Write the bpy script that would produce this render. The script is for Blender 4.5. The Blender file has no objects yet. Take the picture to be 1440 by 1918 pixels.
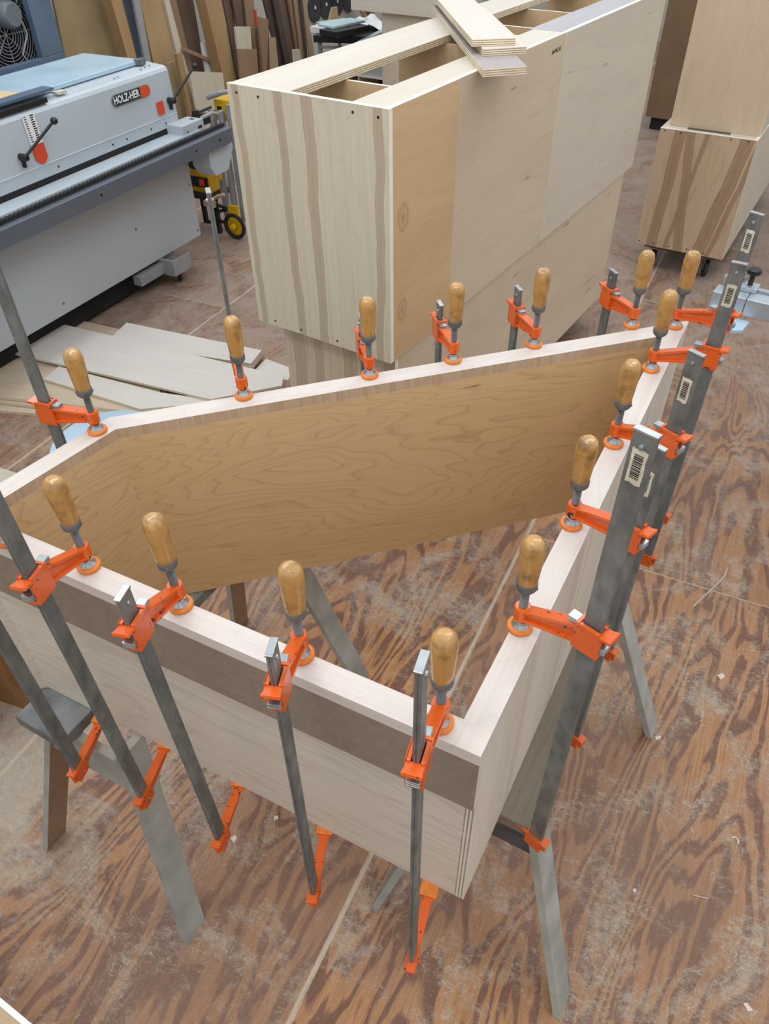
import bpy, bmesh, math, random
from mathutils import Vector, Matrix
random.seed(7)
PI = math.pi
C = bpy.context.scene.collection
scn = bpy.context.scene

# ------------------------------------------------------------ camera
F_PX, H = 1394.0, 2.275
dv = Vector((27.47, 1533.1, F_PX)).normalized()          # world down, in lens axes (x right, y down, z ahead)
fwv = (Vector((0, 0, 1)) - dv * dv.z).normalized()
rtv = fwv.cross(-dv)
cam_d = bpy.data.cameras.new('camera'); cam = bpy.data.objects.new('camera', cam_d); C.objects.link(cam)
cam_d.sensor_fit = 'HORIZONTAL'; cam_d.sensor_width = 36; cam_d.lens = F_PX / 1440 * 36
cam_d.clip_start = .02; cam_d.clip_end = 100
ax = Vector((rtv.x, fwv.x, -dv.x)); ay = -Vector((rtv.y, fwv.y, -dv.y)); az = -Vector((rtv.z, fwv.z, -dv.z))
cam.matrix_world = Matrix(((ax.x, ay.x, az.x, 0), (ax.y, ay.y, az.y, 0), (ax.z, ay.z, az.z, H), (0, 0, 0, 1)))
scn.camera = cam

# ------------------------------------------------------------ light and exposure
scn.view_settings.view_transform = 'Standard'; scn.view_settings.look = 'None'
scn.view_settings.gamma = 1; scn.view_settings.use_curve_mapping = False
scn.view_settings.exposure = -0.10
w = bpy.data.worlds.new('world'); scn.world = w; w.use_nodes = True
w.node_tree.nodes['Background'].inputs[0].default_value = (.93, .97, 1, 1)
w.node_tree.nodes['Background'].inputs[1].default_value = 1.05
def area(name, loc, target, sx, sy, power, col=(1, 1, 1)):
    d = bpy.data.lights.new(name, 'AREA'); d.shape = 'RECTANGLE'; d.size = sx; d.size_y = sy; d.energy = power; d.color = col
    o = bpy.data.objects.new(name, d); C.objects.link(o); o.location = loc
    o.rotation_euler = (Vector(target) - Vector(loc)).to_track_quat('-Z', 'Y').to_euler()
    return o
area('tube_light', (-.9, .3, 4.3), (.1, 1.3, 0), 2.4, .5, 42, (1, .985, .95))
area('tube_light', (1.6, 3.4, 4.3), (1.0, 3.2, 0), .5, 2.4, 29, (.97, .985, 1))
area('tube_light', (-1.6, 3.6, 4.3), (-1.2, 3.4, 0), 2.4, .5, 34, (.93, .97, 1))
area('tube_light', (1.3, .4, 4.3), (1.1, .8, 0), .5, 2.4, 14, (1, .98, .95))
area('tube_light', (.2, 7.5, 4.4), (0, 7.8, 0), 3.0, .6, 42, (.95, .98, 1))
area('tube_light', (-2.2, 6.5, 4.4), (-2.6, 7.2, .6), 3.0, .6, 14, (1, .97, .92))
area('daylight_opening', (5.5, 14.0, 1.9), (2.6, 7.2, .1), 3.4, 2.6, 260, (.78, .86, 1))

# ------------------------------------------------------------ photo-to-place measuring helpers
def ray(u, v):
    r = Vector(((u - 720) / F_PX, (v - 959) / F_PX, 1))
    return Vector((r.dot(rtv), r.dot(fwv), -r.dot(dv)))
def at(u, v, z):
    r = ray(u, v); t = (z - H) / r.z
    return Vector((r.x * t, r.y * t, z))
M0 = Vector((-1.264, 5.244)); DM = Vector((.465, .885)); NM = Vector((.885, -.465))
def onp(u, v, n):                                        # point of the plane n metres in front of the machine's face, as (s, z)
    r = ray(u, v); t = (n + M0.dot(NM)) / Vector((r.x, r.y)).dot(NM)
    q = Vector((r.x * t, r.y * t)) - M0
    return q.dot(DM), H + r.z * t

# ------------------------------------------------------------ materials
def newmat(name):
    m = bpy.data.materials.new(name); m.use_nodes = True
    nt = m.node_tree; b = nt.nodes['Principled BSDF']
    return m, nt, b
def nd(nt, t, **k):
    n = nt.nodes.new(t)
    for a, v in k.items():
        if a.startswith('i_'): n.inputs[a[2:].replace('_', ' ')].default_value = v
        else: setattr(n, a, v)
    return n
def mth(nt, op, a, b=None, c=None, clamp=False):
    n = nt.nodes.new('ShaderNodeMath'); n.operation = op; n.use_clamp = clamp
    for i, x in enumerate((a, b, c)):
        if x is None: continue
        if isinstance(x, (int, float)): n.inputs[i].default_value = x
        else: nt.links.new(x, n.inputs[i])
    return n.outputs[0]
def mixc(nt, f, a, b, mode='MIX'):
    n = nt.nodes.new('ShaderNodeMix'); n.data_type = 'RGBA'; n.blend_type = mode
    for i, x in ((0, f), (6, a), (7, b)):
        if isinstance(x, (int, float)): n.inputs[i].default_value = x
        elif isinstance(x, tuple): n.inputs[i].default_value = (*x[:3], 1)
        else: nt.links.new(x, n.inputs[i])
    return n.outputs[2]
def ramp(nt, x, stops, interp='LINEAR'):
    n = nt.nodes.new('ShaderNodeValToRGB'); n.color_ramp.interpolation = interp
    while len(n.color_ramp.elements) < len(stops): n.color_ramp.elements.new(.5)
    for e, (p, c) in zip(n.color_ramp.elements, stops):
        e.position = p; e.color = (c, c, c, 1) if isinstance(c, (int, float)) else (*c, 1)
    nt.links.new(x, n.inputs[0]); return n.outputs[0]
def s2l(c): return tuple(((x / 255 + .055) / 1.055) ** 2.4 if x > 10 else x / 255 / 12.92 for x in c)
def coords(nt, scale=(1, 1, 1), rot=(0, 0, 0), rnd=True, off=(0, 0, 0)):
    tc = nt.nodes.new('ShaderNodeTexCoord'); mp = nt.nodes.new('ShaderNodeMapping')
    mp.inputs['Scale'].default_value = scale; mp.inputs['Rotation'].default_value = rot; mp.inputs['Location'].default_value = off
    nt.links.new(tc.outputs['Object'], mp.inputs[0])
    if not rnd: return mp.outputs[0]
    oi = nt.nodes.new('ShaderNodeObjectInfo'); ad = nt.nodes.new('ShaderNodeVectorMath'); ad.operation = 'ADD'
    k = mth(nt, 'MULTIPLY', oi.outputs['Random'], 37.0)
    cb = nt.nodes.new('ShaderNodeCombineXYZ')
    for i in range(3): nt.links.new(k, cb.inputs[i])
    nt.links.new(mp.outputs[0], ad.inputs[0]); nt.links.new(cb.outputs[0], ad.inputs[1])
    return ad.outputs[0]
def noise(nt, vec, scale=5, detail=3, rough=.5, dist=0):
    n = nd(nt, 'ShaderNodeTexNoise', i_Scale=scale, i_Detail=detail, i_Roughness=rough, i_Distortion=dist)
    nt.links.new(vec, n.inputs['Vector']); return n.outputs['Fac']
def bump(nt, b, h, strength=.2, dist=.002):
    n = nd(nt, 'ShaderNodeBump', i_Strength=strength, i_Distance=dist); nt.links.new(h, n.inputs['Height']); nt.links.new(n.outputs[0], b.inputs['Normal'])

def plain(name, rgb, rough=.5, metal=0, vary=.12, sc=6, spec=.5):
    m, nt, b = newmat(name); c = s2l(rgb)
    v = coords(nt); n = noise(nt, v, sc, 4)
    dk = tuple(x * (1 - vary * 2) for x in c); lt = tuple(min(1, x * (1 + vary)) for x in c)
    nt.links.new(mixc(nt, ramp(nt, n, [(.3, 0.), (.7, 1.)]), dk, lt), b.inputs['Base Color'])
    b.inputs['Roughness'].default_value = rough; b.inputs['Metallic'].default_value = metal
    b.inputs['Specular IOR Level'].default_value = spec
    return m
def wood(name, base, dark, axis='x', rings=9, line=.35, fibre=.25, blotch=.2, rough=.55, size=1.0, stripes=None, stripe_rgb=None, fleck=0.0, coat=0.0, thin=.12, knots=None):
    """veneer: contour lines of a stretched noise, fibres, mineral stripes running with the grain"""
    m, nt, b = newmat(name); B, D = s2l(base), s2l(dark)
    st = {'x': (.22, 1.3, 1.3), 'z': (1.3, 1.3, .22), 'y': (1.3, .22, 1.3)}[axis]
    fs = {'x': (2, 130, 130), 'z': (130, 130, 2), 'y': (130, 2, 130)}[axis]
    v = coords(nt, tuple(s / size * 1.6 for s in st))
    n = noise(nt, v, 1.6, 3.2, .48, .4)
    fr = mth(nt, 'FRACT', mth(nt, 'MULTIPLY', n, rings * 2.2))
    ln = ramp(nt, fr, [(0, 1.), (thin, .3), (.4, .0), (.9, .0), (1, .8)])
    v2 = coords(nt, fs); f = noise(nt, v2, 1, 2, .6)
    f = ramp(nt, f, [(.35, 0.), (.7, 1.)])
    v3 = coords(nt, tuple(s * 2.2 for s in st)); bl = ramp(nt, noise(nt, v3, 1.5, 3), [(.3, 0.), (.72, 1.)])
    col = mixc(nt, mth(nt, 'MULTIPLY', bl, blotch), B, D)
    col = mixc(nt, mth(nt, 'MULTIPLY', ln, line), col, D)
    col = mixc(nt, mth(nt, 'MULTIPLY', f, fibre), col, D)
    if stripes:
        tc = nt.nodes.new('ShaderNodeTexCoord'); sp = nt.nodes.new('ShaderNodeSeparateXYZ'); nt.links.new(tc.outputs['Object'], sp.inputs[0])
        cross, along = (sp.outputs[0], sp.outputs[2]) if axis == 'z' else (sp.outputs[2], sp.outputs[0])
        wv = coords(nt, {'z': (2, 2, 2.2), 'x': (2.2, 2, 2)}[axis], rnd=False)
        wob = mth(nt, 'MULTIPLY', mth(nt, 'SUBTRACT', noise(nt, wv, 1.2, 2), .5), .05)
        cr = mth(nt, 'ADD', cross, wob); tot = None
        for (c0, wd, slope) in stripes:
            cc = mth(nt, 'SUBTRACT', cr, mth(nt, 'ADD', mth(nt, 'MULTIPLY', along, slope), c0))
            g = mth(nt, 'DIVIDE', mth(nt, 'ABSOLUTE', cc), wd)
            g = ramp(nt, g, [(0, .75), (.75, .6), (.88, 1.), (1, 0.)])
            tot = g if tot is None else mth(nt, 'MAXIMUM', tot, g)
        col = mixc(nt, mth(nt, 'MULTIPLY', tot, .8), col, s2l(stripe_rgb or dark))
    for (kx, kz, kr) in (knots or []):
        tck = nt.nodes.new('ShaderNodeTexCoord'); spk_ = nt.nodes.new('ShaderNodeSeparateXYZ'); nt.links.new(tck.outputs['Object'], spk_.inputs[0])
        dx = mth(nt, 'SUBTRACT', spk_.outputs[0], kx); dz = mth(nt, 'MULTIPLY', mth(nt, 'SUBTRACT', spk_.outputs[2], kz), .75)
        dd = mth(nt, 'DIVIDE', mth(nt, 'SQRT', mth(nt, 'ADD', mth(nt, 'MULTIPLY', dx, dx), mth(nt, 'MULTIPLY', dz, dz))), kr)
        dd = mth(nt, 'ADD', dd, mth(nt, 'MULTIPLY', mth(nt, 'SUBTRACT', noise(nt, coords(nt, (20, 20, 20)), 1, 2), .5), .5))
        col = mixc(nt, mth(nt, 'MULTIPLY', ramp(nt, dd, [(0, 1.), (.2, .5), (.45, .2), (.6, .8), (.72, .2), (1, 0.)]), .7), col, tuple(x * .6 for x in D))
    if fleck:
        v4 = coords(nt, {'x': (9, 60, 60), 'z': (60, 60, 9), 'y': (60, 9, 60)}[axis])
        fl = ramp(nt, noise(nt, v4, .5, 1), [(.76, 0.), (.8, 1.)])
        col = mixc(nt, mth(nt, 'MULTIPLY', fl, fleck), col, tuple(x * .35 for x in D))
    nt.links.new(col, b.inputs['Base Color']); b.inputs['Roughness'].default_value = rough
    b.inputs['Coat Weight'].default_value = coat; b.inputs['Coat Roughness'].default_value = .15
    bump(nt, b, f, .12, .0006)
    return m
def plyedge(name, a, bcol, pitch, axis=2):
    m, nt, b = newmat(name)
    tc = nt.nodes.new('ShaderNodeTexCoord'); sp = nt.nodes.new('ShaderNodeSeparateXYZ'); nt.links.new(tc.outputs['Object'], sp.inputs[0])
    fr = mth(nt, 'FRACT', mth(nt, 'DIVIDE', sp.outputs[axis], pitch))
    g = ramp(nt, fr, [(0, 0.), (.5, 0.), (.56, 1.), (.94, 1.), (1, 0.)])
    nz = noise(nt, coords(nt, (40, 40, 40)), 1, 2)
    nt.links.new(mixc(nt, mth(nt, 'MULTIPLY', g, ramp(nt, nz, [(.2, .6), (.7, 1.)])), s2l(a), s2l(bcol)), b.inputs['Base Color'])
    b.inputs['Roughness'].default_value = .7
    return m

M = {}
M['maple_top'] = wood('pale_maple_edge', (214, 206, 200), (184, 170, 158), 'x', 6, .2, .25, .12, .5, .5, fleck=.15)
M['maple_side'] = wood('maple_cross_edge', (204, 182, 156), (160, 128, 100), 'z', 4, .1, .5, .3, .5, .5)
M['veneer_in'] = wood('golden_maple_veneer', (218, 188, 144), (156, 122, 82), 'x', 15, .42, .12, .18, .42, .75, fleck=.8, thin=.07)
M['veneer_out'] = wood('pale_maple_veneer', (214, 205, 190), (172, 156, 138), 'x', 8, .4, .2, .15, .5, .7, fleck=.35)
M['veneer_out_z'] = wood('streaked_maple_veneer', (220, 211, 197), (186, 172, 156), 'z', 4, .2, .25, .2, .5, .8, stripes=[(.22, .02, .02), (.5, .03, -.03), (.56, .012, .0), (1.0, .03, .02)], stripe_rgb=(190, 176, 160))
M['mdf'] = plain('brown_mdf', (142, 126, 112), .75, 0, .06, 60, .3)
M['end_panel'] = wood('striped_birch_end', (206, 198, 178), (172, 156, 132), 'z', 7, .2, .2, .15, .5, .5,
    stripes=[(.03, .014, .0), (.205, .017, -.01), (.305, .02, .0), (.545, .016, 0)], stripe_rgb=(158, 134, 110))
M['end_panel_low'] = wood('striped_birch_end_low', (200, 188, 166), (164, 144, 120), 'z', 4, .3, .35, .3, .5, .7,
    stripes=[(.06, .03, .0), (.16, .022, -.01), (.30, .03, .0), (.47, .03, 0)], stripe_rgb=(156, 134, 114))
M['birch_tan'] = wood('tan_birch_ply', (208, 178, 138), (182, 148, 108), 'x', 6, .25, .25, .5, .55, .8, knots=[(.075, .47, .045), (.07, .17, .04)])
M['birch_pale'] = wood('pale_birch_ply', (206, 190, 166), (176, 154, 128), 'x', 4, .22, .2, .35, .55, 1.1, fleck=.5)
M['birch_grey'] = wood('greyish_birch_ply', (204, 194, 176), (176, 162, 144), 'x', 3, .2, .15, .3, .55, 1.2, fleck=.6)
M['birch_in'] = wood('birch_inside', (206, 180, 142), (176, 146, 106), 'z', 5, .25, .2, .25, .55, .8)
M['birch_top'] = wood('birch_top_rail', (208, 201, 190), (186, 172, 148), 'x', 4, .2, .2, .35, .5, .8)
M['birch_cool'] = wood('cool_grey_rail', (176, 174, 178), (140, 136, 138), 'x', 3, .2, .2, .25, .45, .8)
M['board_grey'] = wood('grey_faced_board', (168, 160, 158), (136, 128, 126), 'x', 3, .2, .2, .25, .5, .8)
M['board_light'] = wood('light_board', (212, 202, 194), (200, 186, 168), 'x', 4, .2, .2, .25, .5, .8)
M['ply_edge'] = plyedge('ply_edge_layers', (232, 222, 196), (150, 118, 88), .006)
M['ply_edge_v'] = plyedge('ply_edge_upright', (216, 208, 192), (140, 128, 108), .0066, 1)
M['white_edge'] = plain('white_edge_banding', (238, 232, 214), .5, 0, .03)
M['rcab'] = wood('right_cabinet_streaked', (198, 174, 146), (160, 132, 104), 'z', 6, .35, .25, .3, .5, .7, fleck=.4,
    stripes=[(.10, .035, .03), (.17, .014, .14), (.30, .03, -.12), (.38, .04, .16), (.44, .016, .17)], stripe_rgb=(128, 96, 70))
M['rcab_up'] = wood('right_upper_cabinet', (206, 186, 160), (178, 152, 124), 'z', 4, .25, .2, .3, .5, .9, fleck=.5)
M['brown_panel'] = plain('brown_panel', (124, 98, 74), .6, 0, .08, 3)
M['sheet'] = wood('whitish_maple_sheet', (212, 206, 200), (188, 180, 170), 'x', 3, .18, .35, .25, .55, 1.0)
M['sheet_tan'] = wood('tan_maple_sheet', (206, 188, 166), (172, 152, 130), 'x', 3, .25, .35, .25, .55, 1.0)
M['orange'] = None
M['sawhorse_grey'] = plain('grey_painted_wood', (162, 163, 156), .6, 0, .14, 9)
M['sawhorse_dark'] = plain('dark_grey_painted_wood', (74, 78, 82), .55, 0, .2, 20)
M['sawhorse_raw'] = wood('raw_brown_board', (150, 122, 96), (110, 86, 66), 'x', 5, .3, .3, .3, .6)
M['sawhorse_top'] = wood('worn_grey_brown_board', (140, 128, 112), (104, 92, 78), 'x', 5, .3, .4, .4, .6)
M['sawhorse_top2'] = plain('worn_grey_paint', (132, 136, 136), .55, 0, .3, 9)
M['machine'] = plain('pale_grey_enamel', (182, 192, 200), .38, 0, .03, 2)
M['machine_low'] = plain('light_grey_enamel', (178, 184, 190), .42, 0, .025, 2)
M['machine_top'] = plain('dusty_bluish_lid', (178, 204, 220), .3, 0, .07, 3)
M['badge_dark'] = plain('matt_dark_badge', (44, 52, 58), .8, 0, .02, 6, .2)
M['rail'] = plain('blue_grey_anodised', (106, 114, 126), .4, .3, .04, 3)
M['slate'] = plain('slate_blue_paint', (88, 106, 126), .5, 0, .07, 3)
M['black'] = plain('black_plastic', (28, 29, 32), .4, 0, .1)
M['rubber'] = plain('dark_rubber', (36, 36, 40), .7, 0, .2)
M['dark_gap'] = plain('dark_inside', (26, 26, 28), .8, 0, .1)
M['red'] = plain('red_orange_label', (214, 76, 44), .4, 0, .04)
M['white'] = plain('white_plastic', (232, 234, 234), .4, 0, .03)
M['grey_paint'] = plain('grey_paint', (148, 150, 152), .5, 0, .08)
M['yellow'] = plain('yellow_tool_plastic', (224, 176, 24), .4, 0, .06)
M['zinc'] = plain('zinc_plate', (176, 182, 186), .3, .85, .1, 30)
M['steel_dull'] = plain('dull_grey_steel', (118, 122, 124), .45, .5, .14, 24)
M['alu'] = plain('aluminium', (184, 194, 204), .35, .5, .05, 5)
M['cardboard'] = plain('cardboard', (172, 144, 104), .8, 0, .08, 4)
M['mdf_tan'] = plain('tan_particle_sheet', (160, 140, 104), .75, 0, .08, 5)
M['post'] = wood('yellow_pine_post', (172, 142, 102), (136, 104, 70), 'z', 5, .25, .25, .3, .6, .6, fleck=.4)
M['rough_ply'] = wood('rough_brown_ply', (166, 122, 74), (100, 64, 34), 'z', 6, .5, .3, .6, .55, .5)
M['wall'] = plain('off_white_wall', (186, 184, 176), .8, 0, .05, 2)
M['blade'] = plain('dark_saw_blade', (80, 84, 90), .4, .6, .2, 40)
M['pale_blue'] = plain('pale_bluish_slab', (190, 214, 222), .4, 0, .06, 4)
M['paper'] = plain('brown_paper', (216, 188, 150), .8, 0, .05)
M['amber_label'] = plain('old_cream_sticker', (206, 200, 178), .7, 0, .12, 60)
M['motor'] = plain('grey_motor', (120, 126, 132), .45, .3, .12)
for nm, a, bb in (('board_a', (156, 128, 104), (118, 92, 70)), ('board_b', (120, 98, 84), (90, 72, 62)), ('board_c', (182, 158, 128), (148, 120, 92)), ('board_d', (84, 70, 66), (60, 48, 46)), ('board_e', (206, 196, 178), (176, 164, 146))):
    M[nm] = wood('leaning_' + nm, a, bb, 'z', 4, .25, .3, .3, .6, .6)

def mk_orange():
    m, nt, b = newmat('chipped_orange_paint')
    v = coords(nt, (1, 1, 1)); n = noise(nt, v, 90, 4, .6)
    big = noise(nt, v, 22, 2)
    chip = mth(nt, 'ADD', mth(nt, 'MULTIPLY', n, .7), mth(nt, 'MULTIPLY', big, .45))
    chip = ramp(nt, chip, [(.70, 0.), (.72, 1.)])
    col = mixc(nt, noise(nt, v, 14, 2), s2l((212, 80, 14)), s2l((228, 104, 28)))
    nt.links.new(mixc(nt, chip, col, (.04, .03, .03)), b.inputs['Base Color'])
    b.inputs['Roughness'].default_value = .33; b.inputs['Coat Weight'].default_value = .3
    bump(nt, b, noise(nt, v, 60, 2), .15, .001)
    return m
M['orange'] = mk_orange()
M['pad_orange'] = plain('orange_rubber_pad', (226, 128, 48), .5, 0, .1, 60)
def mk_handle():
    m, nt, b = newmat('varnished_handle_wood')
    v = coords(nt, (90, 90, 5)); f = noise(nt, v, 1, 2)
    g = noise(nt, coords(nt, (1, 1, 1)), 34, 4, .6)
    col = mixc(nt, f, s2l((198, 154, 90)), s2l((172, 124, 64)))
    col = mixc(nt, ramp(nt, g, [(.5, 0.), (.72, .75)]), col, s2l((112, 84, 50)))
    nt.links.new(col, b.inputs['Base Color']); b.inputs['Roughness'].default_value = .3
    b.inputs['Coat Weight'].default_value = .6; b.inputs['Coat Roughness'].default_value = .12
    return m
M['handle'] = mk_handle()
def mk_bar():
    m, nt, b = newmat('mottled_steel_bar')
    v = coords(nt, (1, 1, .6)); n = noise(nt, v, 28, 5, .6); n2 = noise(nt, coords(nt, (1, 1, .2)), 8, 3)
    col = mixc(nt, ramp(nt, n, [(.3, 0.), (.7, 1.)]), s2l((98, 103, 103)), s2l((140, 145, 145)))
    col = mixc(nt, ramp(nt, n2, [(.45, 0.), (.75, .5)]), col, s2l((96, 102, 104)))
    nt.links.new(col, b.inputs['Base Color']); b.inputs['Metallic'].default_value = .45
    nt.links.new(ramp(nt, n, [(.3, .5), (.7, .34)]), b.inputs['Roughness'])
    return m
M['bar'] = mk_bar()

def mk_floor():
    m, nt, b = newmat('stained_plywood_floor_with_sawdust')
    tc = nt.nodes.new('ShaderNodeTexCoord'); mp = nt.nodes.new('ShaderNodeMapping')
    nt.links.new(tc.outputs['Object'], mp.inputs[0])
    sp = nt.nodes.new('ShaderNodeSeparateXYZ'); nt.links.new(mp.outputs[0], sp.inputs[0])
    X, Y = sp.outputs[0], sp.outputs[1]
    # sheet index across and along (floor object's own x runs along the sheets)
    jy = mth(nt, 'DIVIDE', mth(nt, 'ADD', Y, 6.1), 1.22); iy = mth(nt, 'FLOOR', jy)
    jx = mth(nt, 'DIVIDE', mth(nt, 'ADD', mth(nt, 'ADD', X, 24.4), mth(nt, 'MULTIPLY', iy, 1.22)), 2.44); ix = mth(nt, 'FLOOR', jx)
    seed = mth(nt, 'ADD', mth(nt, 'MULTIPLY', iy, 7.31), mth(nt, 'MULTIPLY', ix, 3.17))
    def vec(sx, sy, so=1.0):
        cb = nt.nodes.new('ShaderNodeCombineXYZ')
        nt.links.new(mth(nt, 'MULTIPLY', X, sx), cb.inputs[0]); nt.links.new(mth(nt, 'MULTIPLY', Y, sy), cb.inputs[1])
        nt.links.new(mth(nt, 'MULTIPLY', seed, so), cb.inputs[2]); return cb.outputs[0]
    g = noise(nt, vec(.42, 1.7), 1.5, 5, .46, .45)
    fr = mth(nt, 'FRACT', mth(nt, 'MULTIPLY', g, 21))
    band = ramp(nt, fr, [(0, .15), (.1, .9), (.42, 1.), (.56, .1), (1, 0.)])
    fib = noise(nt, vec(3, 190), 1, 3, .6)
    patch = noise(nt, vec(1.1, 1.9), 1.1, 4, .55)
    big = noise(nt, vec(.5, .6, .3), 1.2, 2)
    warm = mixc(nt, band, s2l((182, 128, 74)), s2l((104, 64, 46)))
    rose = mixc(nt, band, s2l((172, 128, 94)), s2l((116, 78, 62)))
    col = mixc(nt, ramp(nt, patch, [(.42, 0.), (.62, 1.)]), warm, rose)
    col = mixc(nt, ramp(nt, fib, [(.4, 0.), (.75, .5)]), col, s2l((94, 62, 44)))
    col = mixc(nt, ramp(nt, big, [(.45, .0), (.65, .5)]), col, s2l((130, 102, 86)))
    mid = noise(nt, vec(9, 60), 1, 5, .7); col = mixc(nt, .8, col, mixc(nt, mid, (.25, .25, .25), (.80, .78, .75)), 'SOFT_LIGHT')
    grit = noise(nt, vec(70, 150), 1, 5, .7); col = mixc(nt, ramp(nt, grit, [(.55, 0.), (.75, .5)]), col, s2l((74, 50, 40)))
    s1 = noise(nt, vec(1.8, 1.8, .2), 1.5, 12, .74, 1.2); s2 = noise(nt, vec(60, 34, .2), 1, 7, .8, .6)
    wsp = nt.nodes.new('ShaderNodeSeparateXYZ'); gw = nt.nodes.new('ShaderNodeNewGeometry'); nt.links.new(gw.outputs['Position'], wsp.inputs[0])
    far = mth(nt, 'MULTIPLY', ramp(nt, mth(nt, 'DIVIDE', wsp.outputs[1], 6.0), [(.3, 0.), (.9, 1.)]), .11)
    def heap(cx, cy, r, amt):
        dx = mth(nt, 'SUBTRACT', wsp.outputs[0], cx); dy = mth(nt, 'SUBTRACT', wsp.outputs[1], cy)
        dd = mth(nt, 'SQRT', mth(nt, 'ADD', mth(nt, 'MULTIPLY', dx, dx), mth(nt, 'MULTIPLY', dy, dy)))
        return mth(nt, 'MULTIPLY', ramp(nt, mth(nt, 'DIVIDE', dd, r), [(.1, 1.), (1, 0.)]), amt)
    hp = mth(nt, 'ADD', heap(-1.3, 1.2, .55, .22), heap(-1.5, 2.2, .7, .08))
    dust = mth(nt, 'ADD', mth(nt, 'ADD', mth(nt, 'ADD', mth(nt, 'MULTIPLY', s1, .70), mth(nt, 'MULTIPLY', s2, .36)), far), hp)
    hairs = mth(nt, 'ABSOLUTE', mth(nt, 'SUBTRACT', noise(nt, vec(16, 13, .3), 1, 4, .6, 2.2), .5))
    hairs = mth(nt, 'MULTIPLY', ramp(nt, hairs, [(.0, 1.), (.014, 0.)]), ramp(nt, mth(nt, 'MULTIPLY', s1, 1.0), [(.46, 0.), (.58, .8)]))
    dm = ramp(nt, dust, [(.535, .0), (.57, .2), (.615, .55), (.70, .9)])
    dcol = mixc(nt, s2, s2l((138, 124, 108)), s2l((194, 184, 170)))
    col = mixc(nt, dm, col, dcol)
    col = mixc(nt, hairs, col, s2l((196, 182, 160)))
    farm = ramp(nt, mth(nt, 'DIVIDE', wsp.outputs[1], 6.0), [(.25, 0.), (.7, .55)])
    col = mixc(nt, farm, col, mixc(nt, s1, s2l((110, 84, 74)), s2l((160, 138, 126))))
    vo = nd(nt, 'ShaderNodeTexVoronoi', i_Scale=110.0); 
    va = nt.nodes.new('ShaderNodeVectorMath'); va.operation = 'ADD'; nt.links.new(vec(1, 1, .1), va.inputs[0])
    nz3 = nd(nt, 'ShaderNodeTexNoise', i_Scale=60.0, i_Detail=2.0); nt.links.new(vec(1, 1), nz3.inputs['Vector'])
    vm = nt.nodes.new('ShaderNodeVectorMath'); vm.operation = 'SCALE'; vm.inputs['Scale'].default_value = .012; nt.links.new(nz3.outputs['Color'], vm.inputs[0]); nt.links.new(vm.outputs[0], va.inputs[1])
    nt.links.new(va.outputs[0], vo.inputs['Vector'])
    spk = mth(nt, 'MULTIPLY', ramp(nt, vo.outputs['Distance'], [(.07, 1.), (.13, 0.)]), ramp(nt, noise(nt, vec(9, 9), 1, 4), [(.5, 0.), (.62, .85)]))
    col = mixc(nt, spk, col, s2l((222, 210, 192)))
    # straight sheet joints filled with pale dust
    def joint(j, wid):
        f = mth(nt, 'FRACT', j); d = mth(nt, 'MINIMUM', f, mth(nt, 'SUBTRACT', 1.0, f))
        return ramp(nt, mth(nt, 'ADD', mth(nt, 'DIVIDE', d, wid), mth(nt, 'MULTIPLY', mth(nt, 'SUBTRACT', s2, .5), .7)), [(.55, 1.), (1, 0.)])
    jn = mth(nt, 'MAXIMUM', joint(jy, .0075), mth(nt, 'MULTIPLY', joint(jx, .0018), .7))
    col = mixc(nt, mth(nt, 'MULTIPLY', jn, ramp(nt, mth(nt, 'ADD', s1, mth(nt, 'MULTIPLY', patch, .3)), [(.5, .35), (.68, .95)])), col, s2l((190, 176, 154)))
    nt.links.new(col, b.inputs['Base Color'])
    nt.links.new(mth(nt, 'ADD', mth(nt, 'MULTIPLY', dm, .3), ramp(nt, patch, [(.3, .34), (.7, .5)])), b.inputs['Roughness'])
    bump(nt, b, mth(nt, 'ADD', mth(nt, 'MULTIPLY', dm, s2), mth(nt, 'MULTIPLY', fib, .3)), .35, .003)
    return m
M['floor'] = mk_floor()

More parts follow.
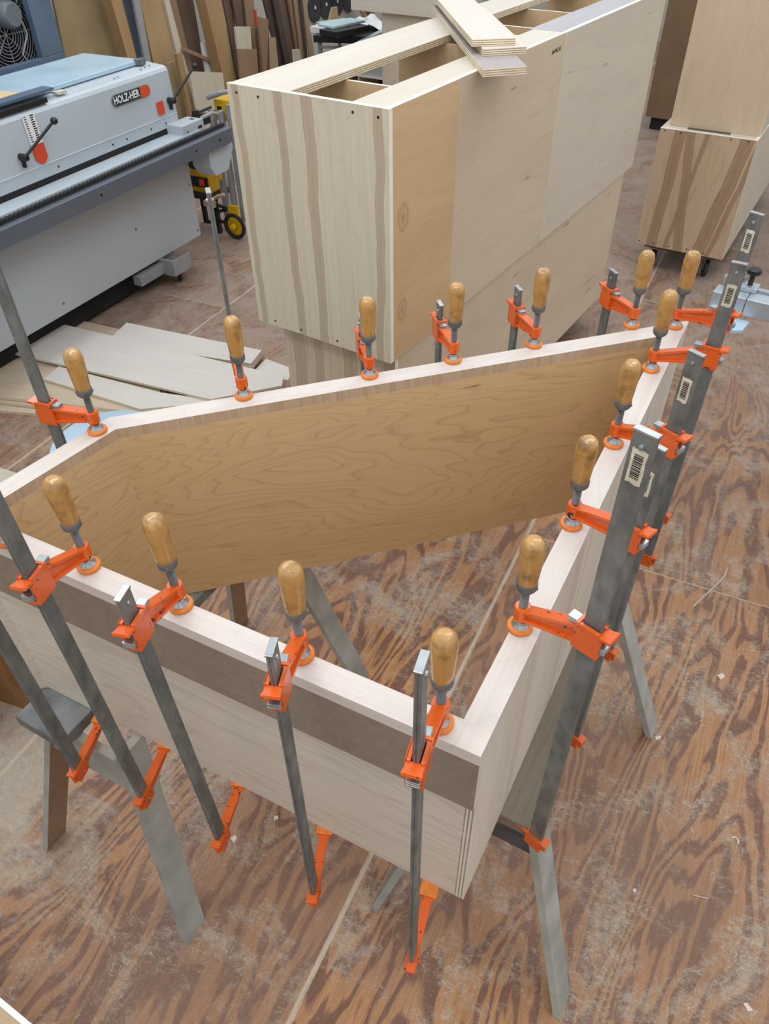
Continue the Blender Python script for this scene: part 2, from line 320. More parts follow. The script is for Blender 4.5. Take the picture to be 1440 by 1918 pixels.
# ------------------------------------------------------------ mesh helpers
class MB:
    def __init__(s): s.v = []; s.f = []; s.m = []
    def add(s, vs, fs, mi=0, xf=None):
        o = len(s.v); s.v += [tuple(xf @ Vector(p)) if xf else tuple(p) for p in vs]
        s.f += [tuple(i + o for i in f) for f in fs]; s.m += [mi] * len(fs); return s
    def box(s, x0, x1, y0, y1, z0, z1, mi=0, xf=None, mis=None):
        vs = [(x, y, z) for z in (z0, z1) for y in (y0, y1) for x in (x0, x1)]
        fs = [(0, 2, 3, 1), (4, 5, 7, 6), (0, 1, 5, 4), (2, 6, 7, 3), (0, 4, 6, 2), (1, 3, 7, 5)]   # -z +z -y +y -x +x
        s.add(vs, fs, mi, xf)
        if mis:
            for k in range(6): s.m[-6 + k] = mis[k]
        return s
    def prism(s, poly, a, b, xf=None, mi=0, side=None):
        """poly in local xy, from z=a to z=b"""
        n = len(poly); vs = [(p[0], p[1], a) for p in poly] + [(p[0], p[1], b) for p in poly]
        fs = [tuple(reversed(range(n))), tuple(range(n, 2 * n))] + [(i, (i + 1) % n, (i + 1) % n + n, i + n) for i in range(n)]
        s.add(vs, fs, mi, xf)
        if side is not None:
            for k in range(n): s.m[-n + k] = side
        return s
    def lathe(s, prof, seg=20, xf=None, mi=0, cap=True):
        vs = []; fs = []
        for r, z in prof:
            for k in range(seg): a = 2 * PI * k / seg; vs.append((r * math.cos(a), r * math.sin(a), z))
        for i in range(len(prof) - 1):
            for k in range(seg): fs.append((i * seg + k, i * seg + (k + 1) % seg, (i + 1) * seg + (k + 1) % seg, (i + 1) * seg + k))
        if cap: fs.append(tuple(reversed(range(seg)))); fs.append(tuple(range((len(prof) - 1) * seg, len(prof) * seg)))
        return s.add(vs, fs, mi, xf)
    def tube(s, pts, r, seg=10, mi=0, xf=None):
        pts = [Vector(p) for p in pts]; vs = []; fs = []
        for i, p in enumerate(pts):
            d = (pts[min(i + 1, len(pts) - 1)] - pts[max(i - 1, 0)]).normalized()
            u = d.orthogonal().normalized() if i == 0 else (pu - d * pu.dot(d)).normalized()
            pu = u; w_ = d.cross(u)
            for k in range(seg):
                a = 2 * PI * k / seg; vs.append(p + (u * math.cos(a) + w_ * math.sin(a)) * r)
        for i in range(len(pts) - 1):
            for k in range(seg): fs.append((i * seg + k, i * seg + (k + 1) % seg, (i + 1) * seg + (k + 1) % seg, (i + 1) * seg + k))
        fs.append(tuple(reversed(range(seg)))); fs.append(tuple(range((len(pts) - 1) * seg, len(pts) * seg)))
        return s.add([tuple(v) for v in vs], fs, mi, xf)
    def torus(s, R, r, xf=None, seg=28, rs=8, mi=0):
        vs = []; fs = []
        for i in range(seg):
            a = 2 * PI * i / seg
            for k in range(rs):
                b_ = 2 * PI * k / rs; q = R + r * math.cos(b_); vs.append((q * math.cos(a), q * math.sin(a), r * math.sin(b_)))
        for i in range(seg):
            for k in range(rs): fs.append((i * rs + k, ((i + 1) % seg) * rs + k, ((i + 1) % seg) * rs + (k + 1) % rs, i * rs + (k + 1) % rs))
        return s.add(vs, fs, mi, xf)
    def mesh(s, name, mats, smooth=False):
        me = bpy.data.meshes.new(name); me.from_pydata(s.v, [], s.f)
        for m in mats: me.materials.append(m)
        me.polygons.foreach_set('material_index', s.m)
        bm = bmesh.new(); bm.from_mesh(me); bmesh.ops.recalc_face_normals(bm, faces=bm.faces); bm.to_mesh(me); bm.free()
        if smooth:
            me.polygons.foreach_set('use_smooth', [True] * len(me.polygons)); me.set_sharp_from_angle(angle=math.radians(38))
        me.update(); return me
def link(name, me, parent=None, loc=None, rot=None, bevel=0, seg=2):
    o = bpy.data.objects.new(name, me); C.objects.link(o)
    if parent: o.parent = parent
    if loc is not None: o.location = loc
    if rot is not None: o.rotation_euler = rot
    if bevel:
        b = o.modifiers.new('bevel', 'BEVEL'); b.width = bevel; b.segments = seg; b.limit_method = 'ANGLE'; b.angle_limit = math.radians(40)
    return o
def part(name, mb, mats, parent=None, smooth=False, bevel=0, loc=None, rot=None, label=None):
    if not isinstance(mats, (list, tuple)): mats = [mats]
    o = link(name, mb.mesh(name, mats, smooth), parent, loc, rot, bevel)
    if label: o['label'] = label
    return o
def tag(o, label=None, cat=None, group=None, kind=None):
    if label: o['label'] = label
    if cat: o['category'] = cat
    if group: o['group'] = group
    if kind: o['kind'] = kind
    return o
def thing(name, label, cat, loc=(0, 0, 0), rz=0, group=None):
    o = bpy.data.objects.new(name, None); C.objects.link(o); o.location = loc; o.rotation_euler = (0, 0, rz)
    o.empty_display_size = .1
    return tag(o, label, cat, group)
def T(x=0, y=0, z=0, rx=0, ry=0, rz=0):
    return Matrix.Translation((x, y, z)) @ Matrix.Rotation(rz, 4, 'Z') @ Matrix.Rotation(ry, 4, 'Y') @ Matrix.Rotation(rx, 4, 'X')

YM = math.atan2(DM.y, DM.x)           # heading of floor sheets, machine and rack
# ------------------------------------------------------------ setting
# floor: its own x axis runs along the sheets
FYAW = math.atan2(1.43, .71)
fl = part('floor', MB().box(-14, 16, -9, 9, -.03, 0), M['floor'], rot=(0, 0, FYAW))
# put the long joint through the measured points
q = at(540, 1918, 0).xy; 
fn = Vector((-math.sin(FYAW), math.cos(FYAW))); fd = Vector((math.cos(FYAW), math.sin(FYAW)))
off_n = q.dot(fn); qc = at(1100, 1035, 0).xy.dot(fd)
fl.location = (fn * off_n)[0], (fn * off_n)[1], 0
fl.location += Vector((*(fd * (qc - 0.0)), 0))
tag(fl, kind='structure')
def mloc(s, n, z=0): return Vector((M0.x + DM.x * s + NM.x * n, M0.y + DM.y * s + NM.y * n, z))
# machine frame: local x = s (away from viewer), local y = -n (towards the wall), z up
MX = Matrix.Translation((M0.x, M0.y, 0)) @ Matrix.Rotation(YM, 4, 'Z')
wl = part('wall_left', MB().box(-6, 9, 2.25, 2.35, 0, 3.2), M['wall'], loc=(M0.x, M0.y, 0), rot=(0, 0, YM)); tag(wl, kind='structure')
wb = part('wall_back', MB().box(9, 9.1, -11, 2.25, 0, 3.2), M['wall'], loc=(M0.x, M0.y, 0), rot=(0, 0, YM)); tag(wb, kind='structure')

# ------------------------------------------------------------ the glued-up frame in the clamps
ZT, ZB = 1.300, .729
N_ = Vector((.131, .549)); F_ = Vector((.828, 1.816)); B_ = Vector((-.624, 1.410))
dl = (Vector((-.789, 1.182)) - B_).normalized(); df = (Vector((-.720, .995)) - N_).normalized()
def isect(p, d, q, e):
    t = ((q - p).x * e.y - (q - p).y * e.x) / (d.x * e.y - d.y * e.x); return p + d * t
L_ = isect(B_, dl, N_, df)
outer = [N_, F_, B_, L_]                      # counter-clockwise seen from above
def inset(poly, ds):
    n = len(poly); lines = []
    for i in range(n):
        a, b_ = poly[i], poly[(i + 1) % n]; d = (b_ - a).normalized(); nn = Vector((-d.y, d.x)); lines.append((a + nn * ds[i], d))
    return [isect(*lines[i - 1], *lines[i]) for i in range(n)]
TH = [.046, .052, .048, .046]                 # right, back, left, front
inner = inset(outer, TH)
glue = thing('clamped_plywood_frame', 'large four-sided plywood frame with pale maple top edge, resting on two sawhorses', 'wooden frame', (L_.x, L_.y, 0))
def wall_part(name, poly, z0, z1, mats, d, parent=glue, mis=None, label=None, bevel=0):
    """a length of wall: polygon in plan, stored in a frame whose x runs along direction d"""
    a = math.atan2(d.y, d.x); o0 = poly[0]; R = Matrix.Rotation(-a, 2)
    pl = [R @ (p - o0) for p in poly]; mb = MB().prism([(p.x, p.y) for p in pl], z0 - ZB, z1 - ZB)
    if mis: mb.m = list(mis)
    o = part(name, mb, mats, parent, bevel=bevel, label=label)
    o.location = (o0.x - parent.location.x, o0.y - parent.location.y, ZB); o.rotation_euler = (0, 0, a)
    return o
EDGE = .026
# facing boards: a core box (below) and a hardwood edge (above)
ri = inset(outer, TH)
for i, (nm, lab) in enumerate((('right_side', None), ('back_side', None), ('left_side', None), ('front_side', None))):
    a, b_, c, d_ = outer[i], outer[(i + 1) % 4], inner[(i + 1) % 4], inner[i]
    dr = (b_ - a).normalized()
    if i == 3:
        o2 = inset(outer, [0, 0, 0, .020]); a, b_ = o2[3], isect(o2[3], dr, inner[0], (outer[1] - outer[0]).normalized())
        c = isect(inner[0], dr, inset(outer, [.019, 0, 0, 0])[0], (F_ - N_).normalized()); b_ = isect(o2[3], dr, c, (F_ - N_).normalized())
        # right side runs through to the corner, the front butts against it
    if i == 0: 
        e = (outer[3] - outer[0]).normalized()
        d_ = isect(inner[0], (F_ - N_).normalized(), inset(outer, [0, 0, 0, .020])[0], df)
        a = isect(N_, (F_ - N_).normalized(), inset(outer, [0, 0, 0, .020])[0], df)
    pl_ = [a, b_, c, d_]; mi_ = [0, 0, 0, 0, 1, 2]
    if i == 0:
        rd_ = (F_ - N_).normalized(); k_ = inset(outer, [.019, 0, 0, 0])[0]
        fp_ = inset(outer, [0, 0, 0, .020])[0]
        pl_ = [a, b_, c, inner[0], isect(inner[0], df, k_, rd_), isect(fp_, df, k_, rd_)]; mi_ = [0, 0, 0, 0, 1, 1, 1, 2]
    # faces: 0 bottom, 1 top, 2 outer, 3 end b, 4 inner, 5 end a
    wall_part(nm, pl_, ZB, ZT - EDGE, [M['veneer_out'] if i != 0 else M['veneer_out_z'], M['veneer_in'], M['ply_edge_v']], dr,
              mis=mi_)
    a, b_, c, d_ = outer[i], outer[(i + 1) % 4], inner[(i + 1) % 4], inner[i]
    if i == 3: b_ = isect(N_, df, inner[0], (outer[1] - outer[0]).normalized())
    if i == 0:
        d_ = isect(inner[0], (F_ - N_).normalized(), N_, df); 
    wall_part('top_edge', [a, b_, c, d_], ZT - EDGE, ZT, [M['maple_top'], M['maple_side']], dr, mis=[0, 0, 0, 0, 1, 0], label='pale solid maple edge strip')
# brown strip under the front edge
st = inset(outer, [0, 0, 0, .020])
e0 = isect(N_, df, N_, (F_ - N_).normalized()) if False else N_
back_l = st[3]; back_r = st[0]
wall_part('facing_strip', [L_, N_ - df * -.0, back_r, back_l], 1.135, ZT - EDGE, [M['mdf'], M['maple_top']], (N_ - L_).normalized(), mis=[0, 0, 0, 1, 0, 0], label='brown fibreboard strip')

# ------------------------------------------------------------ bar clamps
cache = {}
def cmesh(key, fn):
    if key not in cache: cache[key] = fn()
    return cache[key]
def pad_mesh():
    mb = MB().lathe([(.010, 0), (.0195, .0), (.0215, .002), (.0215, .0065), (.0195, .009), (.013, .0098)], 28)
    return mb.mesh('swivel_pad', [M['pad_orange']], True)
def socket_mesh():
    mb = MB().lathe([(.0155, .0088), (.0145, .011), (.0105, .015), (.0098, .019), (.0112, .0195), (.0112, .022), (.0085, .024)], 24)
    return mb.mesh('ball_socket', [M['zinc']], True)
def screw_mesh():
    prof = [(.0072, .018)]; z = .022
    while z < .108: prof += [(.0062, z), (.0074, z + .0009), (.0074, z + .0016), (.0062, z + .0025)]; z += .0034
    return MB().lathe(prof, 16).mesh('screw', [M['steel_dull']], True)
def ferrule_mesh():
    mb = MB().lathe([(.0085, .092), (.0105, .093), (.0135, .0955), (.0162, .0995), (.0170, .101), (.0172, .1115), (.0165, .113)], 24)
    mb.lathe([(.0028, 0), (.0028, .0025), (.0015, .0035)], 10, T(.0155, 0, .105, 0, PI / 2))
    mb.lathe([(.0028, 0), (.0028, .0025), (.0015, .0035)], 10, T(-.0155, 0, .105, 0, -PI / 2))
    return mb.mesh('ferrule', [M['steel_dull']], True)
def handle_mesh():
    p = [(.0150, .111), (.0158, .114), (.0168, .125), (.0180, .145), (.0190, .165), (.0196, .178), (.0192, .188), (.0176, .196), (.0146, .2015), (.0105, .2042), (.0098, .2036), (.005, .2046), (.0005, .2048)]
    return MB().lathe(p, 26).mesh('handle', [M['handle']], True)
R = .122                                  # screw axis to bar centre
def jaw_mesh(bz):
    mb = MB()
    mb.lathe([(.0125, .026), (.0138, .028), (.0138, .052), (.0128, .055), (.0085, .055)], 24)      # threaded boss
    x0 = R - .024; x1 = R + .021
    # arm: web with flanges, rising from boss to slider body
    def rib(xa, xb, yh, za0, za1, zb0, zb1):
        vs = [(xa, -yh, za0), (xa, yh, za0), (xa, yh, za1), (xa, -yh, za1), (xb, -yh, zb0), (xb, yh, zb0), (xb, yh, zb1), (xb, -yh, zb1)]
        mb.add(vs, [(0, 1, 2, 3), (4, 7, 6, 5), (0, 4, 5, 1), (1, 5, 6, 2), (2, 6, 7, 3), (3, 7, 4, 0)])
    rib(.006, x0 + .002, .0045, .030, .052, bz - .020, bz + .012)
    rib(.006, x0 + .002, .0105, .047, .053, bz + .008, bz + .015)
    rib(.006, x0 + .002, .0105, .0285, .0335, bz - .024, bz - .017)
    # slider body: two cheeks, inner web, stepped block, outer wing
    for sy in (-1, 1): mb.box(R - .018, R + .0165, *sorted((sy * .0065, sy * .0125)), bz - .030, bz + .026)
    mb.box(x0, R - .017, -.0125, .0125, bz - .030, bz + .016)
    mb.box(x0 + .001, R - .017, -.0140, .0140, bz + .019, bz + .028)
    mb.box(R + .0165, R + .021, -.0125, .0125, bz - .030, bz - .022)
    mb.box(R - .0185, R + .017, .0125, .0140, bz + .021, bz + .0275); mb.box(R - .0185, R + .017, -.0140, -.0125, bz + .021, bz + .0275)
    # wing
    w_ = [(R + .0165, -.0135), (R + .028, -.0125), (R + .038, -.0145), (R + .038, .0145), (R + .028, .0125), (R + .0165, .0135)]
    xf = Matrix.Translation((0, 0, bz + .012)) @ Matrix.Translation((R, 0, 0)) @ Matrix.Rotation(-.22, 4, 'Y') @ Matrix.Translation((-R, 0, 0))
    mb.prism(w_, 0, .0065, xf)
    mb.box(R + .016, R + .022, .0075, .0130, bz - .028, bz + .014); mb.box(R + .016, R + .022, -.0130, -.0075, bz - .028, bz + .014)
    return mb.mesh('sliding_jaw', [M['orange']], False)
def plate_mesh(bz):
    mb = MB()
    for k in range(3): mb.box(R + .015, R + .030, -.0095, .0095, bz - .014 + k * .0042, bz - .0105 + k * .0042, xf=T(0, 0, 0))
    return mb.mesh('brake_plate', [M['zinc']])
def plate2_mesh(bz):
    mb = MB()
    for k in range(2): mb.box(R - .040, R - .0155, -.0085, .0085, bz + .0155 + k * .0045, bz + .0195 + k * .0045)
    return mb.mesh('brake_plate', [M['zinc']])
ZJ = -(ZT - ZB)
def fixed_mesh():
    mb = MB()
    z = ZJ
    # long tapered top flange, web below, wide face under the work
    fl_ = [(-.014, -.017), (.010, -.017), (.022, -.0095), (R + .030, -.0105), (R + .030, .0105), (.022, .0095), (.010, .017), (-.014, .017)]
    mb.prism(fl_, z - .0125, z - .0065)
    web = [(-.010, z - .0125), (R + .028, z - .0125), (R + .028, z - .040), (R + .0, z - .046), (.02, z - .030), (-.010, z - .020)]
    mb.prism(web, -.0035, .0035, Matrix.Rotation(PI / 2, 4, 'X'))
    mb.box(R - .020, R + .020, -.0105, .0105, z - .046, z - .0125)
    mb.lathe([(.004, 0), (.004, .003), (.002, .004)], 10, T(R, .0105, z - .03, -PI / 2, 0))
    return mb.mesh('fixed_jaw', [M['orange']])
def fpad_mesh():
    return MB().box(-.0165, .0155, -.0180, .0180, ZJ - .0065, ZJ).mesh('jaw_pad', [M['pad_orange']])
def bar_mesh(top):
    mb = MB(); hx, hy, g = .0155, .0048, .0012
    sec = [(-hx, -hy + g), (-hx + g, -hy), (hx - g, -hy), (hx, -hy + g), (hx, -.0012), (hx - .0012, 0), (hx, .0012), (hx, hy - g), (hx - g, hy), (-hx + g, hy), (-hx, hy - g), (-hx, .0012), (-hx + .0012, 0), (-hx, -.0012)]
    mb.prism([(R + x, y) for x, y in sec], ZJ - .030, top)
    return mb.mesh('bar', [M['bar']])
def tip_mesh(top):
    mb = MB().box(R - .0165, R + .0165, -.0056, .0056, top - .001, top + .0028)
    return mb.mesh('bar_end', [M['zinc']])
def pin_mesh(top):
    return MB().lathe([(.0015, -.0085), (.0038, -.0075), (.0045, -.0052), (.0045, .0052), (.0038, .0075), (.0015, .0085)], 14, T(R, 0, top - .018, PI / 2)).mesh('stop_pin', [M['zinc']], True)
def sticker_mesh(top, sy, zoff):
    mb = MB(); y = sy * .0048; z0 = top - zoff - .052; rnd = random.Random(3)
    poly = [(-.010, 0), (-.004, .0015), (.004, -.001), (.0105, .001), (.011, .02), (.0098, .036), (.011, .050), (.003, .052), (-.006, .0508), (-.0105, .052), (-.0096, .03)]
    mb.prism([(x, z) for x, z in poly], 0, .0003, T(R, y + (.0003 if sy > 0 else 0), z0, PI / 2), 0)
    z = z0 + .008
    while z < z0 + .044:
        h = rnd.choice((.0007, .0012, .002)); yy = sorted((y + sy * .0003, y + sy * .0005)); mb.box(R - .0060, R + .0062, *yy, z, z + h, 1); z += h + rnd.choice((.0008, .0014))
    return mb.mesh('barcode_sticker', [M['amber_label'], M['black']])
def clamp(px, py, yaw, top, label, bz=.055, tilt=(0, 0), sticker=None, handle_rot=0):
    p = at(px, py, ZT); root = thing('bar_clamp', label, 'clamp', (p.x, p.y, ZT), 0, 'orange bar clamps around the frame')
    root.rotation_euler = (Matrix.Rotation(math.radians(tilt[0]), 3, 'X') @ Matrix.Rotation(math.radians(tilt[1]), 3, 'Y') @ Matrix.Rotation(math.radians(yaw), 3, 'Z')).to_euler()
    pd = link('swivel_pad', cmesh('pad', pad_mesh), root); link('ball_socket', cmesh('sock', socket_mesh), pd)
    link('screw', cmesh('screw', screw_mesh), root)
    h = link('handle', cmesh('handle', handle_mesh), root, rot=(0, 0, handle_rot)); link('ferrule', cmesh('fer', ferrule_mesh), h)
    j = link('sliding_jaw', cmesh(('jaw', bz), lambda: jaw_mesh(bz)), root, bevel=.0012)
    link('brake_plate', cmesh(('pl', bz), lambda: plate_mesh(bz)), j, bevel=.0008); link('brake_plate', cmesh(('pl2', bz), lambda: plate2_mesh(bz)), j, bevel=.0008)
    b_ = link('bar', bar_mesh(top), root); link('bar_end', tip_mesh(top), b_, bevel=.0006); link('stop_pin', pin_mesh(top), b_)
    if sticker: link('barcode_sticker', sticker_mesh(top, *sticker), b_)
    f = link('fixed_jaw', cmesh('fixed', fixed_mesh), root, bevel=.001); link('jaw_pad', cmesh('fpad', fpad_mesh), f, bevel=.0015)
    return root
# back edge, from the left
clamp(183, 808, 160, .62, 'orange clamp at the left bend of the back edge, bar leaving past the picture edge', .03, handle_rot=.6)
clamp(457, 743, 104, .43, 'orange clamp standing alone on the back edge, its thin bar rising high behind its handle', .03, handle_rot=.3)
clamp(692, 704, 99, .095, 'orange clamp on the back edge in front of the striped cabinet end panel', .02, handle_rot=1.2)
clamp(848, 676, 103, .095, 'orange clamp on the back edge with a dark-stained handle, right of the tan strip', .03, handle_rot=2.2)
clamp(999, 647, 105, .10, 'orange clamp on the back edge, second from the far right corner, before the pale cabinet', .03, handle_rot=.1)
clamp(1182, 611, 108, .10, 'orange clamp on the back edge nearest the far right corner of the frame', .03, handle_rot=1.7)
# right edge, from the far corner to the near one
clamp(1262, 612, -50, .33, 'farthest orange clamp of the right edge, at the very tip of the far corner', .07, sticker=(-1, .035))
clamp(1218, 692, -32, .295, 'second farthest orange clamp of the right edge', .075, sticker=(-1, .045), handle_rot=.8)
clamp(1148, 832, -52, .275, 'middle orange clamp of the right edge, jaw seen between two grey bars', .08, sticker=(-1, .05), handle_rot=.4)
clamp(1069, 983, -50, .255, 'second nearest orange clamp of the right edge, its arm hidden behind a long grey bar', .065, sticker=(-1, .045), handle_rot=1.5)
clamp(973, 1175, -46, .46, 'nearest orange clamp of the right edge, with the longest bar carrying a clear barcode sticker', .085, sticker=(-1, .022), handle_rot=.2)
# front edge, from the near corner to the left
clamp(823, 1355, -108, .295, 'orange clamp beside the near corner, its bar seen edge-on in front of its handle', .092, (-1.5, 0), handle_rot=.9)
clamp(565, 1228, -98, .170, 'orange clamp in the middle of the front edge, second from the near corner', .085, (-1.5, 0), handle_rot=1.1)
clamp(340, 1135, -103, .160, 'orange clamp on the front edge, third from the near corner', .085, (-1.5, -2), handle_rot=.5)
clamp(168, 1062, -103, .60, 'orange clamp of the front edge whose long bar leans out at the left picture edge', .085, (-1.5, -2), handle_rot=1.9)
clamp(19, 1015, -101, .50, 'orange clamp cut off by the left picture edge, its lower bar and foot in view', .085, (-1.5, -2))

# ------------------------------------------------------------ sawhorses
def sawhorse(mid_near, mid_far, label, yts=(.09, .09), yo=0, top='sawhorse_top', endm='sawhorse_dark'):
    mn, mf = Vector(mid_near), Vector(mid_far); d = (mf - mn); Ln = d.length; a = math.atan2(d.y, d.x); c = (mn + mf) / 2
    root = thing('sawhorse', label, 'sawhorse', (c.x, c.y, 0), a, 'sawhorses under the frame')
    zt = .727; hb = .075; IN = .13
    part('top_beam', MB().box(-Ln / 2 + .05, Ln / 2 - .05, yo - hb, yo + hb, zt - .038, zt), [M[top]], root, bevel=.003)
    for sx in (-1, 1):
        # end board under the beam, dark inside
        x = sx * (Ln / 2 - IN * .75)
        w1, w2 = [[y_ + .008, y_ + (.262 - y_) * .27] for y_ in yts]; vs = [(-w2[0], .688), (w1[0], .688), (w1[1], .54), (-w2[1], .54)]
        xf = Matrix.Translation((x - .011, 0, 0)) @ Matrix(((0, 0, 1, 0), (1, 0, 0, 0), (0, 1, 0, 0), (0, 0, 0, 1)))
        part('end_board', MB().prism([(p[0], p[1]) for p in vs][::-1], 0, .022, xf), [M[endm] if sx < 0 else M['sawhorse_grey']], root, bevel=.002)
        for sy in (-1, 1):
            # leg board: wide face turned outwards, foot splayed
            yt_ = yts[0] if sy > 0 else yts[1]
            W, t = .075, .022; x1 = sx * Ln / 2; xo = x1 + sx * .03; xi = x1 - sx * (W - .03)
            yt, yb = sy * yt_, sy * .262; th_ = sy * t
            vs = []
            for (z, y, s) in ((.0, yb, 1), (zt - .040, yt, 0)):
                sh = -sx * IN * (1 - s)
                for xx in (xo + sh, xi + sh): vs += [(xx, y, z), (xx, y + th_, z)]
            fs = [(0, 1, 3, 2), (4, 6, 7, 5), (0, 4, 5, 1), (2, 3, 7, 6), (0, 2, 6, 4), (1, 5, 7, 3)]
            mb = MB().add(vs, fs); mb.m[4] = 1
            part('leg', mb, [M['sawhorse_grey'], M['sawhorse_raw']], root, bevel=.0015)
    return root
sawhorse((.20, .70), (.665, 1.515), 'grey-painted sawhorse under the right edge of the frame', (.09, .05))
sawhorse((-.80, .89), (-.33, 1.735), 'grey-painted sawhorse under the left part of the frame, its raw brown inner leg in view', (.085, .125), .06, 'sawhorse_top2', 'sawhorse_grey')

# ------------------------------------------------------------ centre cabinets
CO = Vector((.031, 2.211)); TH_C = .593
# cabinet frame: local x = along the long side, local y = towards the left (depth)
CY = math.atan2(math.cos(TH_C), math.sin(TH_C))
WD, LN, ZTOP, ZSE, ZLO = .584, 2.367, 1.729, .945, .234
def cab_root(name, label, s, z, t=0):
    p = CO + Vector((math.cos(CY), math.sin(CY))) * s + Vector((-math.sin(CY), math.cos(CY))) * t
    return thing(name, label, 'cabinet', (p.x, p.y, z), CY)
c1 = cab_root('plywood_cabinet', 'pale plywood cabinet box with striped end panel and open top, stacked nearest in the centre', 0, ZSE)
HC = ZTOP - ZSE; S1 = 1.206
def end_panel(root, w_, h, mat, x0=0, t=.018, holes=True, name='end_panel', y0=0):
    mb = MB().box(0, w_, 0, t, 0, h)                        # built facing -y, x across
    mb.m = [1, 1, 0, 0, 1, 1]
    if holes:
        for hx, hz in ((.035, h - .022), (.12, h - .024), (w_ - .12, h - .022), (w_ - .035, h - .024), (.08, .02), (.2, .018), (.36, .02), (.5, .018)):
            if hx < w_: mb.lathe([(.0042, 0), (.0042, .0006)], 10, T(hx, 0, hz, PI / 2), 2)
    # x across runs from far-left corner to the near corner
    o = part(name, mb, [mat, M['white_edge'], M['black']], root, loc=(x0, y0 + w_, 0), rot=(0, 0, -PI / 2))
    return o
end_panel(c1, WD, HC, M['end_panel'])
mb = MB().box(.018, .393, 0, .018, 0, HC, mis=[1, 1, 0, 0, 1, 1]); part('back_panel', mb, [M['birch_tan'], M['white_edge']], c1, label='tan knotty plywood back strip')
mb = MB().box(.393, S1, .002, .018, 0, HC, mis=[1, 1, 0, 0, 1, 1]); part('back_panel', mb, [M['birch_pale'], M['white_edge']], c1)
part('top_rail', MB().box(.018, S1, .018, .135, HC - .018, HC - .001, mis=[1, 0, 1, 1, 1, 1]), [M['birch_top'], M['ply_edge']], c1)
part('top_rail', MB().box(.018, S1 + .0, WD - .225, WD - .001, HC - .024, HC - .001, mis=[1, 0, 1, 1, 1, 1]), [M['birch_top'], M['ply_edge']], c1)
for s in (.305, .94, S1 - .012):
    part('divider', MB().box(s, s + .012, .018, WD - .018, .018, HC - .026 if s < 1.1 else HC - .03, mis=[1, 1, 0, 0, 0, 0]), [M['birch_in'], M['white_edge']], c1)
part('bottom_panel', MB().box(.018, S1, .018, WD, 0, .018), [M['birch_in']], c1)
# pencilled writing near the top of the joint
def text_part(name, body, size, mat, parent, mtx, ext=.0003, align='CENTER', font_scale=(1, 1), bold=0):
    cu = bpy.data.curves.new(name, 'FONT'); cu.body = body; cu.size = size; cu.extrude = ext; cu.align_x = align; cu.align_y = 'CENTER'; cu.resolution_u = 3; cu.offset = bold
    tmp = bpy.data.objects.new(name, cu); C.objects.link(tmp)
    dg = bpy.context.evaluated_depsgraph_get(); me = bpy.data.meshes.new_from_object(tmp.evaluated_get(dg)); bpy.data.objects.remove(tmp)
    me.transform(Matrix.Diagonal((font_scale[0], font_scale[1], 1, 1))); me.materials.clear(); me.materials.append(mat)
    o = bpy.data.objects.new(name, me); C.objects.link(o); o.parent = parent; o.matrix_local = mtx
    return o
text_part('handwriting', 'JaoMa2 #1', .021, M['black'], c1, T(S1 - .075, .0015, HC - .045, PI / 2, 0, 0), font_scale=(.9, 1))
c2 = cab_root('plywood_cabinet', 'far plywood cabinet box with a grey-blue top rail, stacked behind the nearest one', S1 + .004, ZSE)
L2 = LN - S1 - .004
part('back_panel', MB().box(0, L2, 0, .018, 0, HC, mis=[1, 1, 0, 0, 1, 1]), [M['birch_grey'], M['white_edge']], c2)
part('top_rail', MB().box(0, L2, .018, .150, HC - .018, HC - .001), [M['birch_cool']], c2)
part('top_rail', MB().box(0, L2, WD - .17, WD - .001, HC - .024, HC - .001, mis=[1, 0, 1, 1, 1, 1]), [M['birch_top'], M['ply_edge']], c2)
for s in (.0, .16, .55, L2 - .018):
    part('divider', MB().box(s, s + .012, .018, WD - .018, .018, HC - .028, mis=[1, 1, 0, 0, 0, 0]), [M['birch_in'], M['white_edge']], c2)
part('bottom_panel', MB().box(0, L2, .018, WD, 0, .018), [M['birch_in']], c2)
part('end_panel', MB().box(L2 - .001, L2 + .017, 0, WD, 0, HC), [M['birch_pale']], c2)
# lower cabinet
c3 = cab_root('plywood_cabinet', 'lower plywood cabinet box on a dolly carrying the two open-topped boxes', .045, ZLO)
HL = ZSE - ZLO - .001; LL = LN - .045 - .07
end_panel(c3, WD - .09, HL, M['end_panel_low'], y0=.012)
part('back_panel', MB().box(.018, LL, .012, .030, 0, HL), [M['birch_pale']], c3)
part('top_panel', MB().box(.018, LL, .03, WD - .08, HL - .018, HL), [M['birch_in']], c3)
part('divider', MB().box(.8, .818, .03, WD - .08, 0, HL - .018), [M['birch_in']], c3)
part('end_panel', MB().box(LL - .018, LL, .03, WD - .096, 0, HL - .018), [M['birch_pale']], c3)
dol = cab_root('furniture_dolly', 'low dark dolly with swivel casters under the centre cabinets, its far end sticking out', .25, 0); dol['category'] = 'dolly'
part('platform', MB().box(0, 2.18, .16, .26, .165, .232).box(0, 2.18, .34, .46, .165, .232).box(.05, .17, .14, .50, .13, .165).box(2.0, 2.16, .10, .50, .13, .165), [M['sawhorse_dark']], dol, bevel=.004)
def caster(parent, x, y, r=.045, top=.13, yaw=.4, mat='rubber', name='caster'):
    o = part(name, MB().box(-.03, .03, -.03, .03, top - .006, top).box(-.02, .03, -.02, -.016, r, top - .006).box(-.02, .03, .016, .02, r, top - .006), [M['steel_dull']], parent, loc=(x, y, 0), rot=(0, 0, yaw))
    part('wheel', MB().lathe([(.012, -.013), (r * .72, -.012), (r * .95, -.011), (r, -.006), (r, .006), (r * .95, .011), (r * .72, .012), (.012, .013)], 24, T(.012, 0, r, PI / 2)), [M[mat]], o, smooth=True)
for x in (.11, 2.09):
    for y in (.20, .46): caster(dol, x, y, .05, .13)

